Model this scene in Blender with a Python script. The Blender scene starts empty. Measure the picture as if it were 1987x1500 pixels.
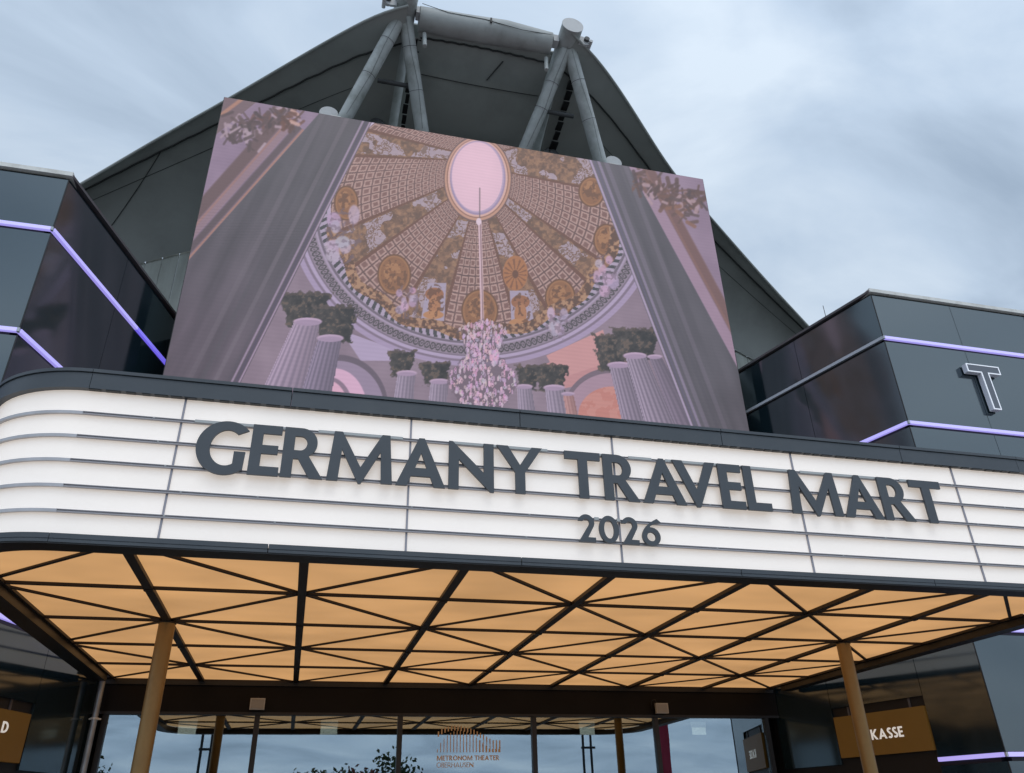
import bpy, math, random
import numpy as np
from mathutils import Matrix, Vector
from mathutils.geometry import tessellate_polygon

random.seed(7)
scene = bpy.context.scene
COL = scene.collection
EYE = 1.6                     # all heights below are given relative to eye level

# ------------------------------------------------------------------ camera
cam_d = bpy.data.cameras.new('camera')
cam = bpy.data.objects.new('camera', cam_d)
COL.objects.link(cam)
scene.camera = cam
right = Vector((0.9698767, -0.2426402, -0.0215613))
up = Vector((-0.0989337, -0.4732416, 0.8753596))
fwd = Vector((0.2226011, 0.8468578, 0.4829913))
m = Matrix((right, up, -fwd)).transposed().to_4x4()
m.translation = (0, 0, EYE)
cam.matrix_world = m
cam_d.sensor_width = 36
cam_d.lens = 36 * 1531.96 / 1987
cam_d.clip_end = 2000

# ------------------------------------------------------------------ sky + sun
SUN_EL, SUN_AZ = math.radians(58), math.radians(172)      # azimuth from +Y towards +X: behind the viewer
world = bpy.data.worlds.new('World')
scene.world = world
world.use_nodes = True
nt = world.node_tree
nt.nodes.clear()


def nd(t, typ, **kw):
    n = t.nodes.new(typ)
    for k, v in kw.items():
        setattr(n, k, v)
    return n


def ln(t, a, b):
    t.links.new(a, b)


def vmath(t, op, a=None, b=None):
    n = nd(t, 'ShaderNodeVectorMath', operation=op)
    for i, v in enumerate((a, b)):
        if v is None:
            continue
        if isinstance(v, (tuple, list)):
            n.inputs[i].default_value = v
        else:
            ln(t, v, n.inputs[i])
    return n


def fmath(t, op, a=None, b=None, clamp=False):
    n = nd(t, 'ShaderNodeMath', operation=op, use_clamp=clamp)
    for i, v in enumerate((a, b)):
        if v is None:
            continue
        if isinstance(v, (int, float)):
            n.inputs[i].default_value = v
        else:
            ln(t, v, n.inputs[i])
    return n.outputs[0]


out = nd(nt, 'ShaderNodeOutputWorld')
sky = nd(nt, 'ShaderNodeTexSky', sky_type='NISHITA', sun_disc=False, sun_elevation=SUN_EL, sun_rotation=SUN_AZ)
sky.air_density = 1.3
sky.dust_density = 3.0
bg_sky = nd(nt, 'ShaderNodeBackground')
bg_sky.inputs[1].default_value = 0.12
ln(nt, sky.outputs[0], bg_sky.inputs[0])
tc = nd(nt, 'ShaderNodeTexCoord')
sep = nd(nt, 'ShaderNodeSeparateXYZ')
ln(nt, tc.outputs['Generated'], sep.inputs[0])
zz = fmath(nt, 'ADD', fmath(nt, 'ABSOLUTE', sep.outputs[2]), 0.22)
cx = fmath(nt, 'DIVIDE', sep.outputs[0], zz)
cy = fmath(nt, 'DIVIDE', sep.outputs[1], zz)
comb = nd(nt, 'ShaderNodeCombineXYZ')
ln(nt, cx, comb.inputs[0]); ln(nt, cy, comb.inputs[1])
mapn = nd(nt, 'ShaderNodeMapping')
mapn.inputs['Location'].default_value = (3.1, 1.7, 0)
mapn.inputs['Rotation'].default_value = (0, 0, 0.5)
mapn.inputs['Scale'].default_value = (1.0, 1.7, 1.0)
ln(nt, comb.outputs[0], mapn.inputs[0])
nz = nd(nt, 'ShaderNodeTexNoise')
nz.inputs['Scale'].default_value = 1.9
nz.inputs['Detail'].default_value = 7
nz.inputs['Roughness'].default_value = 0.52
nz.inputs['Distortion'].default_value = 0.5
ln(nt, mapn.outputs[0], nz.inputs['Vector'])
ramp = nd(nt, 'ShaderNodeValToRGB')
cr = ramp.color_ramp
cr.elements[0].position = 0.30; cr.elements[0].color = (0.37, 0.47, 0.60, 1)
cr.elements[1].position = 0.66; cr.elements[1].color = (0.74, 0.85, 0.97, 1)
e = cr.elements.new(0.48); e.color = (0.55, 0.67, 0.82, 1)
ln(nt, nz.outputs[0], ramp.inputs[0])
# the cloud sheet is thinner, so brighter, around the hidden sun
sd = (math.sin(SUN_AZ) * math.cos(SUN_EL), math.cos(SUN_AZ) * math.cos(SUN_EL), math.sin(SUN_EL))
dt = vmath(nt, 'DOT_PRODUCT', tc.outputs['Generated'], sd).outputs['Value']
glow = fmath(nt, 'POWER', fmath(nt, 'MAXIMUM', dt, 0.0), 1.5)
gl = fmath(nt, 'ADD', fmath(nt, 'MULTIPLY', glow, 0.55), 0.95)
bg_cl = nd(nt, 'ShaderNodeBackground')
ln(nt, ramp.outputs[0], bg_cl.inputs[0]); ln(nt, gl, bg_cl.inputs[1])
mixw = nd(nt, 'ShaderNodeMixShader')
mixw.inputs[0].default_value = 0.9
ln(nt, bg_sky.outputs[0], mixw.inputs[1]); ln(nt, bg_cl.outputs[0], mixw.inputs[2])
ln(nt, mixw.outputs[0], out.inputs[0])

sun_d = bpy.data.lights.new('sun', 'SUN')
sun_d.energy = 0.6
sun_d.angle = math.radians(25)
sun_d.color = (1.0, 0.95, 0.88)
sun = bpy.data.objects.new('sun', sun_d)
COL.objects.link(sun)
sun.rotation_euler = Vector(sd).to_track_quat('Z', 'Y').to_euler()
sun.location = (0, -20, 40)

vs = scene.view_settings
vs.view_transform = 'Standard'
vs.look = 'None'
vs.exposure = 0.0
vs.gamma = 1.0
scene.render.engine = 'CYCLES'
scene.cycles.max_bounces = 8
scene.cycles.use_denoising = True


# ------------------------------------------------------------------ materials
def lin(c):
    return tuple(((v / 255) / 12.92 if v / 255 <= 0.04045 else ((v / 255 + 0.055) / 1.055) ** 2.4) for v in c)


def mat(name, base, rough=0.5, metal=0.0, ior=1.5, var=0.0, vscale=3.0, bump=0.0, bscale=60.0, emit=None, estr=0.0,
        dirt=None, dscale=1.2, damt=0.4, rvar=0.0, stretch=(1, 1, 1), evar=0.0, escale=1.0, stint=None):
    mt = bpy.data.materials.new(name)
    mt.use_nodes = True
    t = mt.node_tree
    b = t.nodes['Principled BSDF']
    b.inputs['Roughness'].default_value = rough
    b.inputs['Metallic'].default_value = metal
    b.inputs['IOR'].default_value = ior
    tco = nd(t, 'ShaderNodeTexCoord')
    mp = nd(t, 'ShaderNodeMapping')
    mp.inputs['Scale'].default_value = stretch
    geo = nd(t, 'ShaderNodeNewGeometry')
    ln(t, geo.outputs['Position'], mp.inputs[0])
    col = None
    rgb = nd(t, 'ShaderNodeRGB')
    rgb.outputs[0].default_value = (*base, 1)
    col = rgb.outputs[0]
    if var:
        n = nd(t, 'ShaderNodeTexNoise')
        n.inputs['Scale'].default_value = vscale
        n.inputs['Detail'].default_value = 4
        ln(t, mp.outputs[0], n.inputs['Vector'])
        mr = nd(t, 'ShaderNodeMapRange')
        mr.inputs['From Min'].default_value = 0.3; mr.inputs['From Max'].default_value = 0.7
        mr.inputs['To Min'].default_value = 1 - var; mr.inputs['To Max'].default_value = 1 + var
        ln(t, n.outputs[0], mr.inputs[0])
        mu = nd(t, 'ShaderNodeMix', data_type='RGBA', blend_type='MULTIPLY')
        mu.inputs['Factor'].default_value = 1
        ln(t, col, mu.inputs[6]); ln(t, mr.outputs[0], mu.inputs[7])
        col = mu.outputs[2]
        if rvar:
            mr2 = nd(t, 'ShaderNodeMapRange')
            mr2.inputs['From Min'].default_value = 0.3; mr2.inputs['From Max'].default_value = 0.7
            mr2.inputs['To Min'].default_value = max(rough - rvar, 0); mr2.inputs['To Max'].default_value = rough + rvar
            ln(t, n.outputs[0], mr2.inputs[0]); ln(t, mr2.outputs[0], b.inputs['Roughness'])
    if dirt:
        n = nd(t, 'ShaderNodeTexNoise')
        n.inputs['Scale'].default_value = dscale
        n.inputs['Detail'].default_value = 7
        n.inputs['Roughness'].default_value = 0.65
        ln(t, mp.outputs[0], n.inputs['Vector'])
        mr = nd(t, 'ShaderNodeMapRange')
        mr.inputs['From Min'].default_value = 0.48; mr.inputs['From Max'].default_value = 0.72
        mr.inputs['To Min'].default_value = 0; mr.inputs['To Max'].default_value = damt
        ln(t, n.outputs[0], mr.inputs[0])
        mx = nd(t, 'ShaderNodeMix', data_type='RGBA')
        ln(t, mr.outputs[0], mx.inputs['Factor'])
        ln(t, col, mx.inputs[6]); mx.inputs[7].default_value = (*dirt, 1)
        col = mx.outputs[2]
    ln(t, col, b.inputs['Base Color'])
    if bump:
        n = nd(t, 'ShaderNodeTexNoise')
        n.inputs['Scale'].default_value = bscale
        n.inputs['Detail'].default_value = 3
        ln(t, mp.outputs[0], n.inputs['Vector'])
        bp = nd(t, 'ShaderNodeBump')
        bp.inputs['Strength'].default_value = bump
        bp.inputs['Distance'].default_value = 0.02
        ln(t, n.outputs[0], bp.inputs['Height']); ln(t, bp.outputs[0], b.inputs['Normal'])
    if emit:
        b.inputs['Emission Color'].default_value = (*emit, 1)
        b.inputs['Emission Strength'].default_value = estr
        if evar:
            n = nd(t, 'ShaderNodeTexNoise')
            n.inputs['Scale'].default_value = escale
            n.inputs['Detail'].default_value = 2
            ln(t, mp.outputs[0], n.inputs['Vector'])
            mr = nd(t, 'ShaderNodeMapRange')
            mr.inputs['From Min'].default_value = 0.3; mr.inputs['From Max'].default_value = 0.7
            mr.inputs['To Min'].default_value = estr * (1 - evar); mr.inputs['To Max'].default_value = estr * (1 + evar)
            ln(t, n.outputs[0], mr.inputs[0]); ln(t, mr.outputs[0], b.inputs['Emission Strength'])
    if stint:
        b.inputs['Specular Tint'].default_value = (*stint, 1)
    return mt


M = {}
M['anthracite'] = mat('anthracite_metal', (0.055, 0.066, 0.078), 0.42, var=0.08, vscale=2.0, dirt=(0.09, 0.095, 0.1), dscale=2.5, damt=0.35)
M['letter'] = mat('charcoal_letter', (0.066, 0.076, 0.088), 0.5, var=0.06, vscale=5)
M['black'] = mat('black_metal', (0.008, 0.008, 0.009), 0.45)
M['bronze'] = mat('dark_bronze_bar', (0.014, 0.007, 0.005), 0.6, var=0.2, vscale=6)
M['bronze_wide'] = mat('dark_bronze_beam', (0.020, 0.012, 0.009), 0.55, var=0.2, vscale=4)
M['panel'] = mat('backlit_white_acrylic', (0.74, 0.75, 0.75), 0.32, emit=(0.60, 0.51, 0.43), estr=0.68, var=0.02, vscale=1.5, evar=0.05, escale=1.3)
M['amber'] = mat('backlit_amber_sheet', (0.32, 0.22, 0.13), 0.5, emit=(1.0, 0.54, 0.22), estr=0.53, var=0.04, vscale=1.2, evar=0.16, escale=1.1, stretch=(0.8, 1.3, 1))
M['rail'] = mat('rail_grey', (0.50, 0.49, 0.51), 0.4, metal=0.2, var=0.1, vscale=9)
M['rail_dark'] = mat('rail_dark', (0.07, 0.067, 0.075), 0.45)
M['rail_cover'] = mat('rail_clear_cover', (0.46, 0.47, 0.46), 0.35)
M['rail_mid'] = mat('rail_mid_grey', (0.38, 0.365, 0.385), 0.45)
M['seam'] = mat('seam_strip', (0.33, 0.32, 0.36), 0.4, metal=0.1)
M['gold'] = mat('gold_column_paint', (0.30, 0.185, 0.065), 0.42, metal=0.35, var=0.12, vscale=3, dirt=(0.12, 0.07, 0.03), dscale=3, damt=0.4)
M['clad'] = mat('glossy_black_cladding', (0.009, 0.019, 0.025), 0.10, ior=2.15, stint=(0.84, 0.95, 1.0), bump=0.014, bscale=0.55, var=0.15, vscale=0.8, rvar=0.03)
M['groove'] = mat('black_groove', (0.006, 0.006, 0.008), 0.5)
M['led'] = mat('violet_light_strip', (0.5, 0.5, 0.6), 0.4, emit=(0.42, 0.36, 1.0), estr=0.75)
M['led_deep'] = mat('deep_violet_light_strip', (0.3, 0.3, 0.5), 0.4, emit=(0.20, 0.15, 1.0), estr=0.75)
M['led_off'] = mat('unlit_light_strip', (0.50, 0.53, 0.58), 0.4)
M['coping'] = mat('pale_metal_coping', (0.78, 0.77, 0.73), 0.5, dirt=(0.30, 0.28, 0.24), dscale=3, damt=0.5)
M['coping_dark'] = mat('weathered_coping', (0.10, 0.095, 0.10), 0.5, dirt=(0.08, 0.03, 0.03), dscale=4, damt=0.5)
M['steel'] = mat('grey_painted_steel', (0.42, 0.445, 0.44), 0.5, var=0.12, vscale=3, dirt=(0.20, 0.215, 0.19), dscale=2.2, damt=0.75, bump=0.08, bscale=30)
M['steel_cap'] = mat('pale_steel_cap', (0.50, 0.51, 0.52), 0.5, var=0.05, dirt=(0.2, 0.2, 0.19), dscale=3, damt=0.4)
M['steel_dark'] = mat('dark_dirty_shaded_steel', (0.085, 0.09, 0.095), 0.6, var=0.15, dirt=(0.03, 0.03, 0.03), damt=0.6)
M['membrane'] = mat('grey_membrane', (0.30, 0.315, 0.30), 0.8, var=0.10, vscale=0.7, dirt=(0.20, 0.21, 0.195), dscale=0.9, damt=0.55, bump=0.1, bscale=4)
M['membrane_band'] = mat('membrane_hem', (0.34, 0.36, 0.345), 0.8, var=0.10, vscale=0.9, dirt=(0.23, 0.24, 0.225), dscale=1.2, damt=0.5)
M['seam_line'] = mat('membrane_seam', (0.03, 0.033, 0.033), 0.8)
M['duct'] = mat('pale_membrane_roll', (0.42, 0.435, 0.425), 0.65, var=0.12, vscale=1.6, dirt=(0.22, 0.22, 0.21), dscale=2, damt=0.6, bump=0.12, bscale=6)
M['corrugated'] = mat('pale_facade_board', (0.36, 0.38, 0.35), 0.6, var=0.12, vscale=2, dirt=(0.18, 0.19, 0.16), damt=0.5, stretch=(3, 3, 0.5))
M['wall_dark'] = mat('dark_render', (0.02, 0.02, 0.022), 0.6, var=0.1)
M['header'] = mat('dark_brown_header', (0.007, 0.0055, 0.005), 0.5, ior=1.25, var=0.15)
M['mullion'] = mat('black_mullion', (0.009, 0.007, 0.007), 0.4)
M['sign'] = mat('bronze_sign_plate', (0.125, 0.066, 0.014), 0.5, emit=(0.30, 0.14, 0.02), estr=0.10, var=0.06, vscale=4)
M['white_print'] = mat('white_sign_lettering', (0.75, 0.73, 0.7), 0.5, emit=(0.9, 0.86, 0.8), estr=0.45)
M['gold_print'] = mat('gold_window_lettering', (0.62, 0.40, 0.20), 0.5)
M['lamp_white'] = mat('pale_lamp_housing', (0.45, 0.43, 0.39), 0.5)
M['lamp_grey'] = mat('lamp_glass', (0.30, 0.29, 0.27), 0.25)
M['exit'] = mat('exit_sign_face', (0.6, 0.6, 0.55), 0.4, emit=(0.80, 0.84, 0.72), estr=1.1)
M['exit_top'] = mat('exit_sign_housing', (0.5, 0.5, 0.48), 0.4, emit=(0.5, 0.52, 0.46), estr=0.5)
M['channel_side'] = mat('channel_letter_side', (0.82, 0.82, 0.90), 0.35)
M['channel_rim'] = mat('channel_letter_rim', (0.85, 0.87, 0.92), 0.4, emit=(0.85, 0.9, 1.0), estr=0.35)
M['channel_face'] = mat('channel_letter_face', (0.135, 0.15, 0.18), 0.5)
M['pipe'] = mat('galvanised_pipe', (0.32, 0.34, 0.36), 0.4, metal=0.6, var=0.15, vscale=8)
M['ground'] = mat('paving', (0.24, 0.235, 0.225), 0.8, var=0.12, vscale=0.6, dirt=(0.15, 0.15, 0.14), dscale=0.8, damt=0.5, bump=0.1)
M['interior'] = mat('foyer_dark', (0.03, 0.03, 0.033), 0.7)
M['foyer_floor'] = mat('foyer_floor', (0.07, 0.065, 0.06), 0.3)
M['screen_back'] = mat('screen_casing', (0.02, 0.02, 0.022), 0.5)
M['bark'] = mat('bark', (0.09, 0.07, 0.055), 0.9, var=0.2)
M['red'] = mat('red_banner_cloth', (0.38, 0.02, 0.05), 0.7)
M['cable'] = mat('black_cable', (0.015, 0.015, 0.015), 0.6)
for k, c in (('leaf_green', (0.06, 0.085, 0.03)), ('leaf_red', (0.17, 0.05, 0.03)), ('leaf_olive', (0.10, 0.09, 0.03))):
    M[k] = mat(k, c, 0.7, var=0.35, vscale=0.9)


def glass_mat(name, refl, tint):
    mt = bpy.data.materials.new(name)
    mt.use_nodes = True
    t = mt.node_tree
    t.nodes.clear()
    o = nd(t, 'ShaderNodeOutputMaterial')
    mx = nd(t, 'ShaderNodeMixShader')
    tr = nd(t, 'ShaderNodeBsdfTransparent')
    tr.inputs[0].default_value = (*tint, 1)
    gl_ = nd(t, 'ShaderNodeBsdfGlossy')
    gl_.inputs['Roughness'].default_value = 0.0
    gl_.inputs['Color'].default_value = (0.74, 0.89, 1.0, 1)
    geo = nd(t, 'ShaderNodeNewGeometry')
    n = nd(t, 'ShaderNodeTexNoise')
    n.inputs['Scale'].default_value = 0.8
    ln(t, geo.outputs['Position'], n.inputs['Vector'])
    bp = nd(t, 'ShaderNodeBump')
    bp.inputs['Strength'].default_value = 0.02
    bp.inputs['Distance'].default_value = 0.02
    ln(t, n.outputs[0], bp.inputs['Height']); ln(t, bp.outputs[0], gl_.inputs['Normal'])
    lw = nd(t, 'ShaderNodeLayerWeight')
    lw.inputs['Blend'].default_value = 0.25
    f = fmath(t, 'ADD', fmath(t, 'MULTIPLY', lw.outputs['Fresnel'], 0.4), refl, clamp=True)
    ln(t, f, mx.inputs[0])
    ln(t, tr.outputs[0], mx.inputs[1]); ln(t, gl_.outputs[0], mx.inputs[2])
    ln(t, mx.outputs[0], o.inputs[0])
    return mt


M['glass'] = glass_mat('door_glass', 0.36, (0.55, 0.58, 0.58))


# ------------------------------------------------------------------ mesh helpers
class MB:
    def __init__(self):
        self.v, self.f = [], []

    def add(self, vs_, fs):
        o = len(self.v)
        self.v += [tuple(p) for p in vs_]
        self.f += [tuple(i + o for i in q) for q in fs]
        return self

    def box(self, x0, x1, y0, y1, z0, z1):
        p = [(x, y, z) for z in (z0, z1) for y in (y0, y1) for x in (x0, x1)]
        return self.add(p, [(0, 2, 3, 1), (4, 5, 7, 6), (0, 1, 5, 4), (2, 6, 7, 3), (0, 4, 6, 2), (1, 3, 7, 5)])

    def obox(self, o, d, n, s0, s1, n0, n1, z0, z1):
        """box along unit plan direction d with plan normal n, from origin o"""
        p = [(o[0] + d[0] * s + n[0] * q, o[1] + d[1] * s + n[1] * q, z) for z in (z0, z1) for q in (n0, n1) for s in (s0, s1)]
        return self.add(p, [(0, 2, 3, 1), (4, 5, 7, 6), (0, 1, 5, 4), (2, 6, 7, 3), (0, 4, 6, 2), (1, 3, 7, 5)])

    def bar(self, a, b, w, z0, z1):
        d = Vector((b[0] - a[0], b[1] - a[1])); L = d.length; d /= L
        return self.obox(a, d, (-d[1], d[0]), 0, L, -w / 2, w / 2, z0, z1)

    def tube(self, pts, r, seg=12, caps=True):
        pts = [Vector(p) for p in pts]
        rs = r if isinstance(r, (list, tuple)) else [r] * len(pts)
        o = len(self.v)
        ref = None
        for i, p in enumerate(pts):
            t = (pts[min(i + 1, len(pts) - 1)] - pts[max(i - 1, 0)]).normalized()
            if ref is None:
                ref = Vector((0, 0, 1)) if abs(t.z) < 0.9 else Vector((1, 0, 0))
            u = t.cross(ref).normalized(); w = t.cross(u).normalized()
            ref = -w if w.dot(ref) < 0 else w
            ref = ref.copy()
            u = t.cross(ref).normalized(); w = u.cross(t).normalized()
            for k in range(seg):
                a = 2 * math.pi * k / seg
                self.v.append(tuple(p + (u * math.cos(a) + w * math.sin(a)) * rs[i]))
        n = len(pts)
        for i in range(n - 1):
            for k in range(seg):
                a, b = o + i * seg + k, o + i * seg + (k + 1) % seg
                self.f.append((a, b, b + seg, a + seg))
        if caps:
            self.f.append(tuple(o + k for k in reversed(range(seg))))
            self.f.append(tuple(o + (n - 1) * seg + k for k in range(seg)))
        return self

    def prism(self, poly, z0, z1):
        n = len(poly)
        a = sum(poly[i][0] * poly[(i + 1) % n][1] - poly[(i + 1) % n][0] * poly[i][1] for i in range(n))
        if a < 0:
            poly = poly[::-1]
        vs_ = [(x, y, z0) for x, y in poly] + [(x, y, z1) for x, y in poly]
        fs = [tuple(reversed(range(n))), tuple(range(n, 2 * n))]
        fs += [(i, (i + 1) % n, n + (i + 1) % n, n + i) for i in range(n)]
        return self.add(vs_, fs)

    def glyph(self, contours, frame, t0, t1):
        """contours: [outer, hole, ...] 2-D; frame: function (u, v, depth) -> xyz; depth t0 (front) .. t1 (back)"""
        cs = []
        for k, c in enumerate(contours):
            a = sum(c[i][0] * c[(i + 1) % len(c)][1] - c[(i + 1) % len(c)][0] * c[i][1] for i in range(len(c)))
            if (a > 0) != (k == 0):
                c = c[::-1]
            cs.append(c)
        tris = tessellate_polygon([[Vector((x, y, 0)) for x, y in c] for c in cs])
        flat = [p for c in cs for p in c]
        n = len(flat)
        vs_ = [frame(x, y, t0) for x, y in flat] + [frame(x, y, t1) for x, y in flat]
        fs = []
        for t in tris:
            a, b, c = (flat[i] for i in t)
            cr_ = (b[0] - a[0]) * (c[1] - a[1]) - (c[0] - a[0]) * (b[1] - a[1])
            if abs(cr_) < 1e-12:
                continue
            t = t if cr_ > 0 else (t[0], t[2], t[1])
            fs.append(tuple(t)); fs.append(tuple(i + n for i in (t[0], t[2], t[1])))
        o = 0
        for c in cs:
            L = len(c)
            for i in range(L):
                j = (i + 1) % L
                fs.append((o + j, o + i, n + o + i, n + o + j))
            o += L
        return self.add(vs_, fs)

    def build(self, name, material, parent=None, smooth=False, origin=None):
        """vertices are in eye-level coordinates; a top-level mesh gets its origin at `origin`"""
        off = Vector((0, 0, EYE))
        loc = Vector((0, 0, 0))
        if parent is not None:
            base = parent
            tot = Vector((0, 0, 0))
            while base is not None:
                tot += base.location
                base = base.parent
            off = off - tot
        elif origin is not None:
            loc = Vector(origin) + Vector((0, 0, EYE))
            off = off - loc
        me = bpy.data.meshes.new(name)
        me.from_pydata([(x + off.x, y + off.y, z + off.z) for x, y, z in self.v], [], self.f)
        me.validate()
        if smooth:
            me.polygons.foreach_set('use_smooth', [True] * len(me.polygons))
            try:
                me.set_sharp_from_angle(angle=math.radians(40))
            except Exception:
                pass
        me.materials.append(M[material] if isinstance(material, str) else material)
        o = bpy.data.objects.new(name, me)
        COL.objects.link(o)
        o.location = loc
        o.parent = parent
        return o


def thing(name, loc, label, cat, group=None):
    o = bpy.data.objects.new(name, None)
    o.empty_display_size = 0.2
    COL.objects.link(o)
    o.location = (loc[0], loc[1], loc[2] + EYE)
    tag(o, label, cat, group)
    return o


def tag(o, label, cat, group=None):
    o['kind'] = 'thing'
    o['label'] = label
    o['category'] = cat
    if group:
        o['group'] = group
    return o


GZ = -EYE       # ground level in eye-level coordinates
XC = 2.52       # axis of symmetry of the entrance

# ------------------------------------------------------------------ ground
g = MB()
g.add([(-600, -600, GZ), (600, -600, GZ), (600, 600, GZ), (-600, 600, GZ)], [(0, 1, 2, 3)])
o = g.build('ground', 'ground')
o['kind'] = 'structure'

# ------------------------------------------------------------------ marquee canopy
FY = 5.97                    # front face of the lit panels
XL, XR, RAD = -2.66, 7.70, 0.86
XA, XB = XL + RAD, XR - RAD  # straight front between these
SIDE_Y = 12.1


def upath(part, xa=None, xb=None, step=0.5):
    """points (x, y, nx, ny) along the rounded front of the canopy, left to right"""
    if part == 'left':
        pts = [(XL, SIDE_Y, -1, 0), (XL, 9.4, -1, 0), (XL, FY + RAD, -1, 0)]
        for k in range(1, 17):
            a = math.pi + math.pi / 2 * k / 16
            pts.append((XA + RAD * math.cos(a), FY + RAD + RAD * math.sin(a), math.cos(a), math.sin(a)))
        return pts
    if part == 'right':
        return [(2 * ((XL + XR) / 2) - x, y, -nx, ny) for x, y, nx, ny in reversed(upath('left'))]
    return [(xa, FY, 0, -1), (xb, FY, 0, -1)]


def sweep(path, prof):
    """closed profile [(outward, z)] along a path"""
    b = MB()
    n = len(prof)
    a = sum(prof[i][0] * prof[(i + 1) % n][1] - prof[(i + 1) % n][0] * prof[i][1] for i in range(n))
    if a < 0:
        prof = prof[::-1]
    for x, y, nx, ny in path:
        for q, z in prof:
            b.v.append((x + nx * q, y + ny * q, z))
    L = len(path)
    for i in range(L - 1):
        for k in range(n):
            j = (k + 1) % n
            b.f.append((i * n + k, (i + 1) * n + k, (i + 1) * n + j, i * n + j))
    b.f.append(tuple(range(n)))
    b.f.append(tuple((L - 1) * n + k for k in reversed(range(n))))
    return b


def rect(q0, q1, z0, z1):
    return [(q0, z0), (q1, z0), (q1, z1), (q0, z1)]


canopy = thing('marquee_canopy', (XC, 9.2, GZ + 3.0), 'marquee canopy with rounded corners, white backlit front and amber glowing underside', 'canopy')
SEAM = [-1.10, 0.686, 2.471, 4.256, 6.041]
xs = [XA] + SEAM + [XB]
G = 0.004
panels = [('left', None, None)] + [('front', xs[i], xs[i + 1]) for i in range(len(xs) - 1)] + [('right', None, None)]
# the curved corner sheets run to the first and last seam
lp = upath('left')[:-1] + [(XA, FY, 0, -1), (SEAM[0] - G, FY, 0, -1)]
rp = [(SEAM[-1] + G, FY, 0, -1), (XB, FY, 0, -1)] + upath('right')[1:]
for pth in [lp] + [[(SEAM[i] + G, FY, 0, -1), (SEAM[i + 1] - G, FY, 0, -1)] for i in range(4)] + [rp]:
    sweep(pth, rect(-0.02, 0.0, 1.825, 3.0)).build('lit_panel', 'panel', canopy, smooth=True)
for x in SEAM:
    MB().box(x - 0.008, x + 0.008, FY - 0.012, FY + 0.01, 1.835, 2.982).build('seam_strip', 'seam', canopy)
RZ = [2.785, 2.592, 2.397, 2.198, 2.007]
for k, z in enumerate(RZ):
    full = upath('left') + upath('right')
    r_ = sweep(full, rect(0.0, 0.016, z - 0.008, z + 0.006)).build('rail', 'rail', canopy, smooth=True)
    for pth in (upath('left'), upath('right')):
        sweep(pth, rect(0.016, 0.03, z - 0.012, z + 0.012)).build('rail_cover', 'rail', r_, smooth=True)
    sweep(upath('f', XA, XB), rect(0.016, 0.032, z + 0.007, z + 0.012)).build('rail_lip', 'rail_mid', r_)
    sweep(upath('f', XA, XB), rect(0.016, 0.034, z - 0.012, z - 0.004)).build('rail_channel', 'rail_mid', r_)
    sweep(upath('f', XA, XB), rect(0.012, 0.020, z - 0.004, z + 0.007)).build('rail_web', 'rail', r_)
    # pale clip-on covers between letters on the top rail, short clips on others
    if k == 0:
        for a, b in ((-1.0, -0.56), (-0.35, -0.30), (-0.06, 0.62), (1.02, 1.86), (2.31, 2.36), (2.60, 2.82), (2.95, 3.68), (3.69, 4.2), (4.3, 5.12), (5.37, 5.6)):
            MB().box(a, b, FY - 0.0395, FY - 0.0345, z - 0.008, z + 0.016).build('clip_cover', 'rail_cover', r_)
    elif k == 3:
        for a, b in ((2.24, 2.28), (2.44, 2.47)):
            MB().box(a, b, FY - 0.0395, FY - 0.0345, z - 0.008, z + 0.018).build('clip_cover', 'rail_cover', r_)
    for q in range(9):
        x = -1.2 + 0.93 * q + random.uniform(-0.3, 0.3)
        MB().box(x, x + 0.014, FY - 0.037, FY - 0.0345, z - 0.003, z + 0.005).build('rail_clip', 'rail_cover', r_)

TOPJ = [XA, -0.30, 1.62, 3.54, 5.46, XB]
BOTJ = [XA - 0.02, -0.33, 1.60, 3.52, 5.44, XB + 0.02]


def fascia(name, prof, joints, material):
    segs = [upath('left')[:-1] + [(joints[0] - 0.002, FY, 0, -1)]] if joints[0] >= XA else [upath('left')]
    segs = [upath('left')]
    segs += [upath('f', a + 0.003, b - 0.003) for a, b in zip(joints[:-1], joints[1:])]
    segs[1][0] = (XA + 0.004, FY, 0, -1)
    segs[-1][-1] = (XB - 0.004, FY, 0, -1)
    segs += [upath('right')]
    for s in segs:
        sweep(s, prof).build(name, material, canopy, smooth=True)


fascia('top_fascia', rect(-0.05, 0.05, 2.985, 3.118), TOPJ, 'anthracite')
fascia('top_cap', [(-0.10, 3.122), (0.062, 3.122), (0.062, 3.150), (0.04, 3.158), (-0.10, 3.158)], TOPJ, 'anthracite')
fascia('bottom_fascia', [(-0.05, 1.772), (0.05, 1.772), (0.05, 1.790), (0.046, 1.793), (0.046, 1.797), (0.05, 1.80), (0.05, 1.836), (-0.05, 1.836)], BOTJ, 'anthracite')
full = upath('left') + upath('right')
sweep(full, rect(-0.14, 0.044, 1.762, 1.771)).build('underside_lip', 'black', canopy, smooth=True)
sweep(full, rect(-0.14, -0.125, 1.7715, 1.86)).build('lip_upstand', 'black', canopy, smooth=True)
# black blocks painting the dashed shadow below the top fascia: too small to pick apart
b = MB()
x = XA
while x < XB:
    w = random.uniform(0.05, 0.11)
    b.box(x, x + w, FY - 0.046, FY - 0.012, 2.978, 2.9845)
    x += w + random.uniform(0.02, 0.05)
o = b.build('fascia_shadow_teeth', 'black', canopy)
o['kind'] = 'stuff'

# amber underside: square grid of 8 x 5 cells, every cell split by a diagonal
GX, GY, DX, DY = -1.361, 6.138, 1.2935, 1.2819


def node(i, j):
    return (GX + i * DX, GY + j * DY)


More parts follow.
